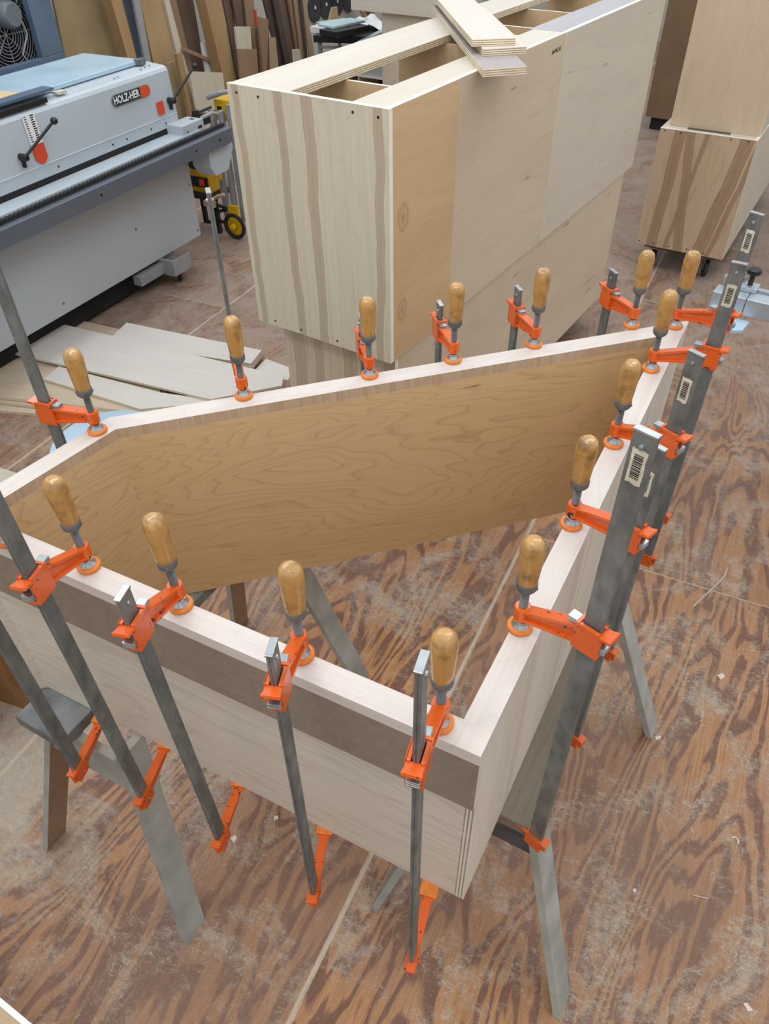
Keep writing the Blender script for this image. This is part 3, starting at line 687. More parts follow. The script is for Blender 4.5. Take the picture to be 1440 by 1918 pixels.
# loose boards lying on the rails
def board_between(name, label, p0, p1, wdt, z, t, mat, sidemat=None, side=1, parent=None, cat='board'):
    """board whose one long edge runs p0 -> p1, width to one side"""
    p0, p1 = Vector(p0), Vector(p1); d = p1 - p0; a = math.atan2(d.y, d.x)
    y0, y1 = (0, wdt) if side > 0 else (-wdt, 0)
    o = part(name, MB().box(0, d.length, y0, y1, 0, t, mis=[0, 0, 1, 1, 1, 1]), [mat, sidemat or M['ply_edge']], loc=(p0.x, p0.y, z), rot=(0, 0, a), bevel=.0006)
    return tag(o, label, cat)
zb = ZTOP
pA, pB = at(905, 130, zb + .021), at(987, 124, zb + .021)
dA = (at(812, 12, zb + .021) - pA).xy.normalized()
def lying(name, label, cl, cr, d, length, z, t, mat):
    """board with its near end running cl -> cr and its sides running along d"""
    cl, cr = Vector(cl[:2]), Vector(cr[:2]); a = math.atan2(d.y, d.x); Rm = Matrix.Rotation(-a, 2)
    q = Rm @ (cr - cl); poly = [(0, 0), (q.x, q.y), (q.x + length, q.y), (length, 0)]
    mb = MB().prism(poly, 0, t); mb.m = [0, 0, 1, 1, 1, 1]
    return tag(part(name, mb, [mat, M['ply_edge']], loc=(cl.x, cl.y, z), rot=(0, 0, a), bevel=.0006), label, 'board', 'loose boards on the centre cabinets')
lying('plywood_board', 'grey-faced plywood board, lowest of the loose boards lying across the centre cabinets', pA, pB, dA, 1.15, zb, .021, M['board_grey'])
z2 = zb + .0215
pC, pD = at(905, 92, z2 + .02), at(987, 87, z2 + .02)
lying('plywood_board', 'short plywood offcut, middle one of the loose boards on the centre cabinets', pC, pD, (at(860, 40, z2 + .02) - pC).xy.normalized(), .75, z2, .02, M['board_light'])
z3 = z2 + .0205
pE, pF = at(884, 74, z3 + .02), at(966, 71, z3 + .02)
lying('plywood_board', 'pale plywood board, topmost of the loose boards on the centre cabinets', pE, pF, (at(810, -12, z3 + .02) - pE).xy.normalized(), 1.3, z3, .02, M['board_light'])

# ------------------------------------------------------------ cabinets on the right
ra, rb_ = at(1190, 455, .175).xy, at(1352, 487, .175).xy
rd = (rb_ - ra).normalized(); ryaw = math.atan2(rd.y, rd.x); rw = (rb_ - ra).length
rl = thing('plywood_cabinet', 'streaky brown plywood cabinet on casters at the right', 'cabinet', (ra.x, ra.y, 0), ryaw)
RZ0, RZ1, RL = .175, .905, 1.9
mb = MB().box(0, rw, 0, .018, RZ0, RZ1, mis=[1, 1, 0, 0, 1, 1])
for hx, hz in ((.03, .012), (.13, .014), (rw - .15, .014), (rw - .05, .012), (.02, .71), (.12, .708), (.22, .71), (.34, .706), (.45, .71)):
    mb.lathe([(.0045, 0), (.0045, .0006)], 10, T(hx, 0, RZ1 - hz, PI / 2), 2)
part('front_panel', mb, [M['rcab'], M['white_edge'], M['black']], rl)
part('side_panel', MB().box(rw - .018, rw, .018, RL, RZ0, RZ1, mis=[0, 1, 0, 0, 0, 0]), [M['birch_grey'], M['white_edge']], rl)
part('side_panel', MB().box(0, .018, .018, RL, RZ0, RZ1), [M['birch_grey']], rl)
part('top_panel', MB().box(.018, rw - .018, .018, .045, RZ1 - .018, RZ1 - .001).box(.018, .15, .045, .10, RZ1 - .018, RZ1 - .001).box(rw - .17, rw - .018, .045, .10, RZ1 - .018, RZ1 - .001).box(.018, rw - .018, .10, RL, RZ1 - .018, RZ1 - .001), [M['birch_top']], rl)
part('bottom_panel', MB().box(.018, rw - .018, .018, RL, RZ0, RZ0 + .018), [M['birch_in']], rl)
part('base', MB().box(.05, rw - .05, .06, RL - .1, RZ0 - .035, RZ0), [M['sawhorse_dark']], rl)
for x, y in ((.12, .10), (rw - .10, .10), (.12, RL - .15), (rw - .10, RL - .15)): caster(rl, x, y, .055, .14, 1.9)
ru = thing('plywood_cabinet', 'tall pinkish plywood cabinet stacked on the streaky one at the right', 'cabinet', (ra.x, ra.y, RZ1), ryaw)
u0, u1 = .035, rw - .005
yb_ = .085
part('front_panel', MB().box(u0, u1, yb_, yb_ + .018, 0, 1.5, mis=[1, 1, 0, 0, 1, 1]), [M['rcab_up'], M['white_edge']], ru)
part('side_panel', MB().box(u0, u0 + .018, yb_ + .018, RL - .1, 0, 1.5), [M['birch_grey']], ru)
part('side_panel', MB().box(u1 - .018, u1, yb_ + .018, RL - .1, 0, 1.5), [M['birch_grey']], ru)
part('bottom_panel', MB().box(u0 + .018, u1 - .018, yb_ + .018, RL - .1, 0, .018), [M['birch_in']], ru)
bq = at(1208, 218, .12)
bp = thing('brown_cabinet', 'tall dark brown cabinet far back between the centre and right-hand stacks', 'cabinet', (bq.x, bq.y, 0), CY - PI / 2)
part('carcass', MB().box(0, .9, 0, .5, .12, 2.4), [M['brown_panel']], bp)
part('base', MB().box(.05, .85, .05, .45, 0, .12), [M['dark_gap']], bp)

# ------------------------------------------------------------ edge banding machine
em = thing('edge_banding_machine', 'long pale grey edge banding machine with an orange and black badge', 'machine', (M0.x, M0.y, 0), YM)
SL = -3.9
def mbx(name, s0, s1, n0, n1, z0, z1, mat, parent=em, bevel=.004, label=None):
    return part(name, MB().box(s0, s1, -n1, -n0, z0, z1), [mat], parent, bevel=bevel, label=label)
low = mbx('lower_panel', SL, 0, -.02, 0, .195, .84, M['machine_low'])
mb = MB()
for s, z in ((-.03, .24), (-.03, .55), (-1.3, .26), (-1.28, .74), (-.6, .45)):
    mb.lathe([(.007, 0), (.007, .004), (.003, .005)], 10, T(s, -0.0, z, PI / 2))
part('screw_head', mb, [M['steel_dull']], low)
mbx('body', SL, -.03, -.95, -.025, .20, .90, M['machine_low'], bevel=.01)
mbx('plinth', SL, -.25, -.85, -.10, .03, .20, M['dark_gap'])
# roller table
mbx('table_profile', SL, .02, .0, .13, .80, .895, M['machine'], label='pale grey table profile')
mbx('table_slot', SL, .0, -.10, .0, .86, .925, M['dark_gap'])
rl_ = mbx('support_rail', SL, .235, .17, .215, .775, .865, M['rail'], label='blue-grey outer rail')
mb = MB()
for s in (-1.0, -.15, .1): mb.lathe([(.007, 0), (.007, .003)], 12, T(s, -.2155, .82, PI / 2))
part('bolt', mb, [M['black']], rl_)
mbx('roller_bed', SL, .225, .13, .17, .79, .868, M['black'])
def wheels():
    me = MB().lathe([(.004, -.012), (.015, -.012), (.017, -.008), (.017, .008), (.015, .012), (.004, .012)], 12, T(0, 0, 0, PI / 2)).mesh('roller', [M['rubber']], True)
    n = 96
    for k in range(n): link('roller', me, em, loc=(.215 - k * .0285, -.151, .872))
wheels()
mb = MB()
for k in range(150): mb.box(-3.0 + k * .02, -3.0 + k * .02 + .012, .005, .09, .925, .932, xf=None)
slats = part('feed_chain', mb, [M['rubber']], em); slats['kind'] = 'stuff'
# end block and clutter at the outfeed
part('end_block', MB().box(-.14, .07, -.125, -.0, .865, .945).box(.01, .05, -.1262, -.125, .90, .915, 1).box(-.10, -.09, -.1262, -.125, .90, .912, 1).box(.02, .045, -.08, -.05, .9452, .9458, 1), [M['machine'], M['black']], em, bevel=0)
mb = MB().tube([(.08, -.06, .885), (.13, -.07, .93), (.2, -.10, .945), (.26, -.10, .925)], .012, 10)
part('guide_arm', mb, [M['grey_paint']], em, smooth=True)
part('clamp_lever', MB().box(.10, .16, -.05, .0, .87, .94).box(.17, .25, -.04, .02, .87, .925).lathe([(.022, 0), (.022, .03), (.01, .035)], 14, T(.13, -.02, .94)).tube([(.15, -.02, .95), (.25, -.06, .965)], .009, 8), [M['black']], em)
# hood
HS = -.02
hood = MB()
sec = [(0, .925), (0, .985), (.003, .986), (.003, .99), (0, .991), (-.012, 1.225), (-.022, 1.242), (-.04, 1.250), (-.20, 1.262), (-.62, 1.262), (-.80, 1.20), (-.80, .92)]
# polygon in (n,z) swept along s ; local y=-n
Xh = Matrix(((0, 0, 1, 0), (-1, 0, 0, 0), (0, 1, 0, 0), (0, 0, 0, 1)))
hood.prism([(n, z) for n, z in sec], SL, HS, Xh)
hd = part('hood', hood, [M['machine']], em, bevel=.004, label='pale grey upper hood')
lid_s1 = -.10
mbx('lid', SL, lid_s1, -.60, -.14, 1.263, 1.287, M['machine_top'], hd, label='dusty bluish-white lid')
part('lid_hinge', MB().box(lid_s1 - .05, lid_s1 + .02, .12, .155, 1.262, 1.292).box(lid_s1 - .035, lid_s1 + .0, .112, .12, 1.262, 1.29), [M['steel_dull']], hd)
mb = MB()
for s, z in ((-.28, .955), (-.14, .955), (-.62, .955), (-.5, .955), (-1.05, .955), (-1.6, .955)): mb.lathe([(.006, 0), (.006, .001)], 10, T(s, -.0, z, PI / 2))
for s, n in ((-.09, -.09), (-.14, -.08), (-.19, -.07), (-.40, -.06), (-.43, -.06)): mb.lathe([(.006, 0), (.006, .001)], 10, T(s, -n, 1.2565))
part('screw_hole', mb, [M['black']], hd)
# badge
def face_xf(s, z, n=.0): # frame lying on the hood face, x along s (to the right in view), y up
    return Matrix.Translation((s, -n, z)) @ Matrix.Rotation(PI / 2, 4, 'X') @ Matrix.Rotation(-.05, 4, 'X')
bw, bh = .325, .060
def pill(w_, h, n=10):
    r = h / 2; return [(w_ / 2 - r + r * math.cos(a), r * math.sin(a)) for a in [(-PI / 2 + PI * k / n) for k in range(n + 1)]] + [(-w_ / 2 + r + r * math.cos(a), r * math.sin(a)) for a in [(PI / 2 + PI * k / n) for k in range(n + 1)]]
bs, bz_ = -.385, 1.163
bxf = face_xf(bs, bz_, -.004)
badge = part('badge', MB().prism(pill(bw, bh), 0, .005, bxf).prism([(.075, bh * .45)] + [p for p in pill(bw * .98, bh * .90) if p[0] < .0] + [(.075, -bh * .45)], .004, .0072, bxf, 1), [M['zinc'], M['badge_dark']], hd, label='dark rounded badge with an orange end')
rp = [p for p in pill(bw * .985, bh * .93) if p[0] > .02]; rp = [(.075, -bh * .465)] + rp + [(.075, bh * .465)]
part('badge_end', MB().prism(rp, .004, .0073, bxf), [M['red']], badge)
text_part('lettering', 'HOLZ-HER', .052, M['white'], badge, bxf @ Matrix.Translation((-.045, 0, .0076)), font_scale=(.86, 1.05), bold=.0012)
def face_patch(name, s, z, w_, h, mat, parent=hd, dn=.001, poly=None):
    xf = face_xf(s, z, -.003 - (z - 1.16) * .05)
    return part(name, MB().prism(poly or [(-w_ / 2, -h / 2), (w_ / 2, -h / 2), (w_ / 2, h / 2), (-w_ / 2, h / 2)], 0, .005 + dn, xf), [mat], parent)
lab = face_patch('red_label', *onp(300, 202, 0), .055, .07, M['red']); lab['label'] = 'small red-orange warning label'
# thickness chart
cs, cz = -1.145, 1.15
xf = face_xf(cs, cz, -.004)
ch = MB().box(-.04, .04, -.055, .085, 0, .005, xf=xf)
for r in range(12):
    zz = .076 - r * .0105
    ch.box(-.033, -.020 + .004 * (r % 2), zz, zz + .004, .005, .0056, 1, xf); ch.box(.008, .032 - .003 * (r % 3), zz, zz + .0055, .005, .0056, 1, xf)
chart = part('thickness_chart', ch, [M['white'], M['black']], hd, label='white chart with rows of figures')
part('arrow', MB().prism([(-.04, -.055), (-.04, -.125), (-.01, -.15), (.015, -.15), (.04, -.125), (.04, -.055)], 0, .0055, xf), [M['red']], chart, label='red arrow-shaped label')
def lever(s0, z0, s1, z1):
    mb = MB().lathe([(.018, 0), (.018, .035), (.013, .05)], 16, T(s0, 0.0, z0, PI / 2))
    mb.tube([(s0, -.03, z0), (s1, -.075, z1)], .0075, 10)
    mb.lathe([(.004, -.018), (.012, -.015), (.019, -.006), (.019, .006), (.012, .015), (.004, .018)], 16, T(s1, -.078, z1))
    mb.box(s0 - .006, s0 + .006, -.02, 0, z0 - .05, z0)
    part('lever', mb, [M['black']], em, smooth=True)
lever(-1.27, 1.065, -1.06, 1.195)
lever(-.075, 1.07, .13, 1.225)
# legs / outrigger with caster
ob = MB().box(-.68, -.42, -.02, .05, .10, .165).box(-.44, -.26, -.10, -.085, .085, .19).box(-.44, -.26, .045, .06, .085, .19).box(-.44, -.26, -.085, .045, .082, .095).box(-.44, -.42, -.085, .045, .095, .19)
part('outrigger', ob, [M['grey_paint']], em, bevel=.003)
caster(em, -.335, -.035, .036, .082, .5)
mb = MB().prism([(.02, .77), (.28, .77), (.28, .72), (.20, .60), (.06, .60), (.02, .66)], -.17, -.02, Matrix(((1, 0, 0, 0), (0, 0, 1, 0), (0, 1, 0, 0), (0, 0, 0, 1))))
part('chute', mb, [M['machine']], em, bevel=.003, label='pale hopper under the outfeed rail')
# things on the lid
q_ = mloc(-1.75, -.25, 1.287)
def on_lid(name, mb, mat, label, cat, s, n, z=1.287, rz=0, smooth=False):
    p = mloc(s, n, z); return tag(part(name, mb, mat, loc=p, rot=(0, 0, YM + rz), smooth=smooth), label, cat)
on_lid('banding_roll', MB().lathe([(.09, 0), (.16, 0), (.16, .025), (.09, .025), (.09, 0)], 40, cap=False), [M['white']], 'white roll of edge banding lying on the machine lid', 'roll', -1.50, -.36, smooth=True)
on_lid('brown_envelope', MB().prism([(-.3, -.03), (.32, -.05), (.30, .07), (-.3, .06)], 0, .004), [M['paper']], 'brown paper sheet on the machine lid', 'paper', -1.32, -.235)
on_lid('black_ruler', MB().box(-.45, .32, -.035, .045, 0, .012), [M['slate']], 'dark straight bar lying along the front of the machine lid', 'bar', -1.20, -.10, z=1.289)
on_lid('black_tray', MB().box(-.40, .22, -.02, .02, 0, .022), [M['black']], 'black narrow strip at the front edge of the machine lid', 'strip', -1.20, -.04, z=1.256)
on_lid('folded_label', MB().prism([(-.03, -.02), (.03, -.025), (.035, .02), (-.025, .03)], 0, .012), [M['amber_label']], 'crumpled cream paper tag at the end of the dark bar on the machine', 'paper', -.84, -.075, z=1.262)

# ------------------------------------------------------------ slate blue unit with a fan behind the machine
fu = thing('blue_fan_cabinet', 'slate blue cabinet with a round fan guard behind the machine, top left corner', 'machine', (M0.x, M0.y, 0), YM)
nF = -1.0
part('frame', MB().box(-3.6, .11, -nF, -nF + .05, 0, 1.225).box(-.075, .11, -nF, -nF + .05, 1.225, 2.3).box(-3.6, -1.3, -nF, -nF + .05, 1.225, 2.3).box(-1.3, -.075, -nF, -nF + .05, 2.1, 2.3), [M['slate']], fu, bevel=.004)
part('body', MB().box(-3.6, .11, -nF + .45, -nF + .5, 0, 2.3).box(.06, .11, -nF + .05, -nF + .45, 0, 2.3), [M['dark_gap']], fu)
fs, fz = onp(10, 75, nF + .02); fs, fz = onp(12, 66, nF - .10)
mb = MB()
for k in range(14): mb.torus(.05 + k * .019, .0024, T(fs, -nF + .10, fz, PI / 2), 36, 5)
for k in range(4): 
    a = k * PI / 4; mb.tube([(fs - .3 * math.cos(a), -nF + .105, fz - .3 * math.sin(a)), (fs + .3 * math.cos(a), -nF + .105, fz + .3 * math.sin(a))], .003, 6)
g = part('fan_guard', mb, [M['grey_paint']], fu)
ms, mz = onp(22, 28, nF)
mo = part('motor', MB().lathe([(.02, -.0), (.065, .0), (.075, .015), (.075, .12), (.06, .14)], 24, T(ms, -nF + .12, mz, PI / 2)), [M['motor']], fu, smooth=True)
part('motor_bracket', MB().box(ms + .06, ms + .12, -nF + .05, -nF + .09, mz - .02, mz + .03), [M['steel_dull']], fu)
part('cable', MB().tube([(ms + .09, -nF + .04, mz - .02), (ms + .10, -nF + .03, mz - .12), (ms + .02, -nF + .03, mz - .22), (ms + .06, -nF + .03, mz - .28), (ms + .16, -nF + .03, mz - .26)], .006, 8), [M['grey_paint']], fu, smooth=True)
for k in range(4):
    a = k * PI / 2 + .3
    part('fan_blade', MB().prism([(.05, -.03), (.27, -.09), (.28, .05), (.05, .03)], 0, .004, T(fs, -nF + .2, fz, PI / 2) @ Matrix.Rotation(a, 4, 'Z') @ Matrix.Rotation(.4, 4, 'X')), [M['black']], fu)

# ------------------------------------------------------------ rack of sheets and boards along the wall
def leaner(name, label, cat, n, quad, t, mat, extra_top=None, group='sheets and boards leaning in the rack', zmin=.0, top=1.75, edge=None):
    """quad: picture points of bottom-left, bottom-right, top-right, top-left edges on plane n; carried up to `top` and down to zmin"""
    bl, br, tr, tl = [Vector(onp(u, v, n)) for u, v in quad]
    def ext(a, b_, z):
        if abs(b_.y - a.y) < 1e-4: return Vector((a.x, z))
        k = (z - a.y) / (b_.y - a.y); k = max(-6, min(6, k)); return a + (b_ - a) * k
    if top: TL, TR = ext(bl, tl, top), ext(br, tr, top)
    else: TL, TR = tl, tr
    if zmin is not None: BL, BR = ext(bl, tl, zmin), ext(br, tr, zmin)
    else: BL, BR = bl, br
    c = (BL + BR) / 2
    poly = [(p.x - c.x, p.y) for p in (BL, BR, TR, TL)]
    X = Matrix(((1, 0, 0, 0), (0, 0, 1, 0), (0, 1, 0, 0), (0, 0, 0, 1)))
    p = mloc(c.x, n); mb = MB().prism(poly, 0, t, X)
    if edge: mb.m = [0, 0] + [1] * 4
    o = part(name, mb, [mat] + ([M[edge]] if edge else []), loc=(p.x, p.y, 0), rot=(0, 0, YM))
    return tag(o, label, cat, group)
RK = -1.30
leaner('particle_sheet', 'large tan sheet leaning beside the blue fan cabinet', 'sheet', RK - .05, [(125, 120), (240, 112), (212, 0), (100, 0)], .02, M['mdf_tan'])
leaner('rack_post', 'yellow pine post right of the large tan sheet', 'post', RK + .12, [(240, 112), (257, 112), (228, 0), (208, 0)], .09, M['post'])
leaner('grey_door_frame', 'dark panel with grey metal edge between the pine post and the cardboard', 'panel', RK - .0, [(258, 110), (277, 110), (262, 0), (232, 0)], .03, M['slate'], edge='grey_paint')
leaner('grey_metal_strip', 'narrow grey metal strip against the cardboard', 'strip', RK + .15, [(270, 106), (281, 104), (262, 0), (250, 0)], .02, M['grey_paint'])
leaner('cardboard_sheet', 'upright tan cardboard box sheet with a torn lower edge', 'cardboard', RK + .10, [(285, 106), (326, 110), (306, 0), (262, 0)], .05, M['cardboard'], zmin=.90)
leaner('thin_sheet', 'thin whitish-edged sheet right of the cardboard', 'sheet', RK + .12, [(330, 95), (342, 95), (317, 0), (308, 0)], .03, M['board_e'])
leaner('thin_sheet', 'narrow mid-brown sheet beside the whitish-edged one', 'sheet', RK + .075, [(340, 92), (352, 92), (330, 0), (316, 0)], .03, M['board_a'])
leaner('thin_sheet', 'wide mid-brown sheet left of the white-edged strip', 'sheet', RK + .03, [(352, 130), (384, 130), (362, 0), (326, 0)], .03, M['board_b'])
leaner('white_strip', 'narrow bright white strip leaning in the rack', 'strip', RK + .06, [(398, 110), (403, 110), (380, 18), (375, 18)], .02, M['white'], zmin=None, top=None)
leaner('thin_sheet', 'tan-edged sheet beside the white strip', 'sheet', RK - .01, [(405, 130), (416, 130), (384, 0), (372, 0)], .03, M['board_c'])
leaner('white_sheet', 'white panel low in the rack beside the pine post', 'panel', RK + .13, [(386, 132), (403, 132), (395, 80), (378, 80)], .02, M['white'], top=None)
leaner('rack_post', 'broad yellow pine post in the middle of the rack', 'post', RK + .26, [(419, 150), (440, 148), (414, 0), (384, 0)], .10, M['post'])
leaner('rack_post', 'slim pine post standing behind the lever of the machine', 'post', RK + .30, [(358, 230), (370, 230), (344, 118), (334, 118)], .03, M['post'], top=1.02)
leaner('mdf_sheet', 'low brown panel behind the end of the machine', 'panel', RK + .2, [(322, 230), (352, 230), (340, 110), (312, 110)], .02, M['mdf_tan'], top=.95)
leaner('plywood_offcut', 'square greyish plywood offcut standing in front of the rack', 'sheet', RK + .34, [(372, 232), (430, 232), (417, 136), (355, 134)], .015, M['board_e'], top=None)
leaner('brown_rail', 'slanting brown rail low in the rack', 'rail', RK + .16, [(345, 96), (402, 120), (402, 113), (345, 88)], .03, M['board_a'], zmin=None, top=None)
specs = [('board', 'thin pale board right of the broad pine post', 'board_e', [(440, 150), (447, 150), (430, 50), (425, 50)], None),
 ('board', 'dark board right of the broad pine post', 'board_b', [(448, 152), (456, 152), (434, 0), (418, 0)], 1.75),
 ('board', 'wide brown board behind the small square panels', 'board_b', [(455, 100), (470, 100), (458, 0), (436, 0)], 1.75),
 ('board', 'brown board with a red marker stuck beside it', 'board_a', [(468, 100), (484, 100), (475, 0), (459, 0)], 1.75),
 ('small_sheet', 'small square cream panel in the rack', 'board_e', [(446, 92), (472, 92), (469, 50), (441, 50)], None),
 ('small_sheet', 'small brown panel below the cream one', 'board_a', [(452, 150), (484, 140), (481, 92), (446, 92)], None),
 ('small_sheet', 'tall narrow panel between the two small brown panels', 'board_a', [(486, 140), (494, 138), (485, 52), (470, 52)], None),
 ('small_sheet', 'plain tan panel at the right of the small panels', 'board_c', [(494, 138), (522, 128), (516, 70), (488, 69)], None),
 ('small_sheet', 'reddish-brown panel behind the tan panel', 'board_a', [(488, 70), (502, 68), (503, 37), (484, 31)], None),
 ('red_stick', 'red plastic stick wedged between the boards', 'red', [(481, 52), (484, 52), (480, 18), (477, 18)], None),
 ('dark_board', 'dark brown board right of the reddish panel', 'board_d', [(524, 126), (534, 124), (512, 0), (494, 0)], 1.75),
 ('dark_board', 'second dark board, just left of the grey-brown ones', 'board_d', [(536, 124), (545, 122), (522, 0), (512, 0)], 1.75),
 ('tall_board', 'grey-brown tall board in the right part of the rack', 'board_b', [(545, 122), (560, 118), (538, 0), (522, 0)], 1.75),
 ('tall_board', 'mid-brown tall board next to the grey-brown one', 'board_a', [(560, 118), (567, 116), (552, 0), (540, 0)], 1.75),
 ('tall_board', 'light tan tall board near the saw blades', 'board_c', [(567, 116), (573, 114), (561, 0), (552, 0)], 1.75),
 ('tall_board', 'thin dark tall board near the saw blades', 'board_d', [(574, 114), (577, 112), (566, 0), (562, 0)], 1.75),
 ('tall_board', 'last pale tall board before the saw blades', 'board_c', [(581, 112), (590, 108), (573, 0), (567, 0)], 1.75),
 ('small_sheet', 'small whitish offcut at the foot of the tall boards', 'board_e', [(552, 120), (566, 116), (561, 92), (550, 93)], None)]
for k, (nm, lb, mt, qd, tp) in enumerate(specs):
    dn = (.30 + .03 * (k % 3) if nm == 'small_sheet' else .12 if nm == 'red_stick' else .0 + .035 * (k % 4))
    leaner(nm, lb, 'panel' if 'small' in nm else ('stick' if 'stick' in nm else 'board'), RK + dn, qd, .02, M[mt], top=tp, zmin=None if nm in ('red_stick',) else 0)

# saw blades on the wall, table with slabs
nW = -2.25
for k, (u, v, lb) in enumerate(((590, 14, 'leftmost dark round saw blade hanging on the wall'), (611, 8, 'second dark saw blade from the left on the wall'), (632, 2, 'third dark saw blade from the left on the wall'), (653, -4, 'rightmost dark saw blade on the wall'))):
    s, z = onp(u, v, nW + .02); p = mloc(s, nW + .02, z)
    mb = MB(); n = 36; rr = .165
    pts = []
    for i in range(n):
        a = 2 * PI * i / n; pts += [(rr * math.cos(a), rr * math.sin(a)), ((rr - .012) * math.cos(a + .12), (rr - .012) * math.sin(a + .12))]
    mb.prism(pts, 0, .004, Matrix.Rotation(PI / 2, 4, 'X')); mb.lathe([(.02, .004), (.02, .006)], 16, Matrix.Rotation(PI / 2, 4, 'X'), 1)
    tag(part('circular_saw_disc', mb, [M['blade'], M['white']], loc=p, rot=(0, 0, YM)), lb, 'saw blade', 'saw blades on the wall')
zt_ = .86
ta = at(586, 66, zt_); tb = at(588, 60, zt_)
tc_ = at(715, 78, zt_)
tbl = thing('dark_table', 'dark-topped table with tubular legs against the back wall, holding slabs', 'table', (ta.x, ta.y, 0), YM - PI / 2 + .25)
tl = 1.3
part('table_top', MB().box(0, tl, 0, .8, zt_ - .06, zt_), [M['black']], tbl, bevel=.004)
for x in (.05, tl - .05):
    for y in (.05, .75): part('leg', MB().tube([(x, y, 0), (x, y, zt_ - .06)], .02, 10), [M['grey_paint']], tbl, smooth=True)
part('stretcher', MB().tube([(.06, .03, .3), (.08, .03, .62), (.16, .03, .70), (tl - .06, .03, .70)], .014, 8).tube([(.05, .03, .76), (tl, .03, .76)], .012, 8), [M['grey_paint']], tbl, smooth=True)
def on_table(name, label, cat, u, v, w_, d_, h, mat, z=zt_, rz=0, wedge=0):
    p = at(u, v, z); o = part(name, MB().box(-w_ / 2, w_ / 2, -d_ / 2, d_ / 2, 0, h), [mat], loc=p, rot=(0, wedge, YM - PI / 2 + rz), bevel=.003); return tag(o, label, cat)
on_table('black_block', 'lowest black slab of the stack on the table', 'slab', 646, 63, .22, .42, .05, M['black'], rz=-.3)
on_table('black_block', 'middle black slab of the stack on the table', 'slab', 646, 62.5, .22, .42, .045, M['black'], zt_ + .051, rz=-.3)
on_table('black_block', 'third black slab of the stack on the table', 'slab', 646, 62, .22, .42, .045, M['black'], zt_ + .097, rz=-.3)
on_table('pale_slab', 'pale bluish slab topping the black stack', 'slab', 640, 46, .20, .40, .02, M['pale_blue'], zt_ + .143, rz=-.3)
on_table('pale_slab', 'pale bluish slab leaning left of the black stack', 'slab', 626, 46, .16, .34, .03, M['pale_blue'], zt_ + .01, rz=-.5)
on_table('black_bar', 'short black bar left of the stack on the table', 'bar', 618, 60, .20, .07, .06, M['black'], rz=.2)
on_table('white_block', 'small white carton at the left end of the table', 'carton', 601, 60, .16, .14, .05, M['white'])
wb_ = at(692, 52, zt_); rr = random.Random(11); mb = MB(); n_ = 9
vs_w = [((i - 4) * .045 + rr.uniform(-.012, .012), (j - 4) * .045 + rr.uniform(-.012, .012), max(0.001, (.13 - .022 * abs(i - 4) - .018 * abs(j - 4)) * rr.uniform(.55, 1.2))) for j in range(n_) for i in range(n_)]
mb.add(vs_w, [(j * n_ + i, j * n_ + i + 1, (j + 1) * n_ + i + 1, (j + 1) * n_ + i) for j in range(n_ - 1) for i in range(n_ - 1)])
tag(part('white_wrapping', mb, [M['white']], loc=wb_), 'crumpled white wrapping right of the black stack on the table', 'wrapping')
p0, p1 = at(640, 100, .90), at(716, 60, .90)
dd = (p1 - p0).xy; 
tag(part('long_strip', MB().box(-.1, dd.length + .3, -.03, .03, 0, .03), [M['pale_blue']], loc=(p0.x, p0.y, .885), rot=(0, 0, math.atan2(dd.y, dd.x))), 'pale blue-white strip slanting across the table', 'strip')
tag(part('long_strip', MB().box(-.05, dd.length + .3, -.03, .03, 0, .03), [M['grey_paint']], loc=(p0.x + .10, p0.y - .02, .885), rot=(0, 0, math.atan2(dd.y, dd.x))), 'grey strip beside the pale one across the table', 'strip')
# wooden boards leaning at the wall right of the blades
leaner('wall_board', 'brown board leaning at the wall right of the saw blades', 'board', nW + .25, [(688, 40), (698, 40), (676, 0), (664, 0)], .03, M['board_c'], group='boards leaning at the back wall')
leaner('wall_board', 'second brown board leaning at the wall right of the blades', 'board', nW + .3, [(700, 40), (708, 40), (692, 0), (682, 0)], .03, M['board_a'], group='boards leaning at the back wall')
leaner('short_stick', 'short light stick standing behind the slabs on the table', 'stick', nW + .6, [(618, 38), (634, 38), (632, 12), (624, 14)], .03, M['board_c'], group=None, zmin=None, top=None)
# pale cabinet behind the centre stack
pc = at(716, 112, .80); 
bcab = thing('plywood_cabinet', 'pale tall plywood cabinet standing behind the centre stack', 'cabinet', (pc.x, pc.y, 0), CY - PI / 2)
wB = .62
bcab_w = (at(804, 125, .80) - pc).xy.length
part('end_panel', MB().box(0, bcab_w, 0, .018, .1, 1.16, mis=[1, 1, 0, 0, 1, 1]), [M['birch_grey'], M['white_edge']], bcab)
part('side_panel', MB().box(0, .018, .018, .55, .1, 1.16), [M['birch_in']], bcab)
part('side_panel', MB().box(bcab_w - .018, bcab_w, .018, .55, .1, 1.16), [M['birch_in']], bcab)
part('base', MB().box(.02, bcab_w - .02, .02, .5, 0, .1), [M['dark_gap']], bcab)
bcu = thing('plywood_cabinet', 'wide plywood box whose underside edge shows at the top, above the pale tall cabinet', 'cabinet', (pc.x, pc.y, 1.16), CY - PI / 2)
part('carcass', MB().box(-.28, bcab_w + .15, -.06, .6, 0, .7), [M['birch_top']], bcu, bevel=.003)
pc2 = at(690, 118, .62)
ls = thing('low_shelf_unit', 'low white-topped open shelf unit seen through the top of the centre cabinet', 'shelf', (pc2.x - .62, pc2.y - .1, 0), CY - PI / 2)
part('shelf_top', MB().box(.35, .95, 0, .35, .60, .62), [M['white']], ls)
for x in (.36, .62, .92): part('upright', MB().box(x, x + .02, .01, .35, 0, .60), [M['birch_in']], ls)
part('backing', MB().box(.38, .92, .33, .35, 0, .60), [M['dark_gap']], ls)

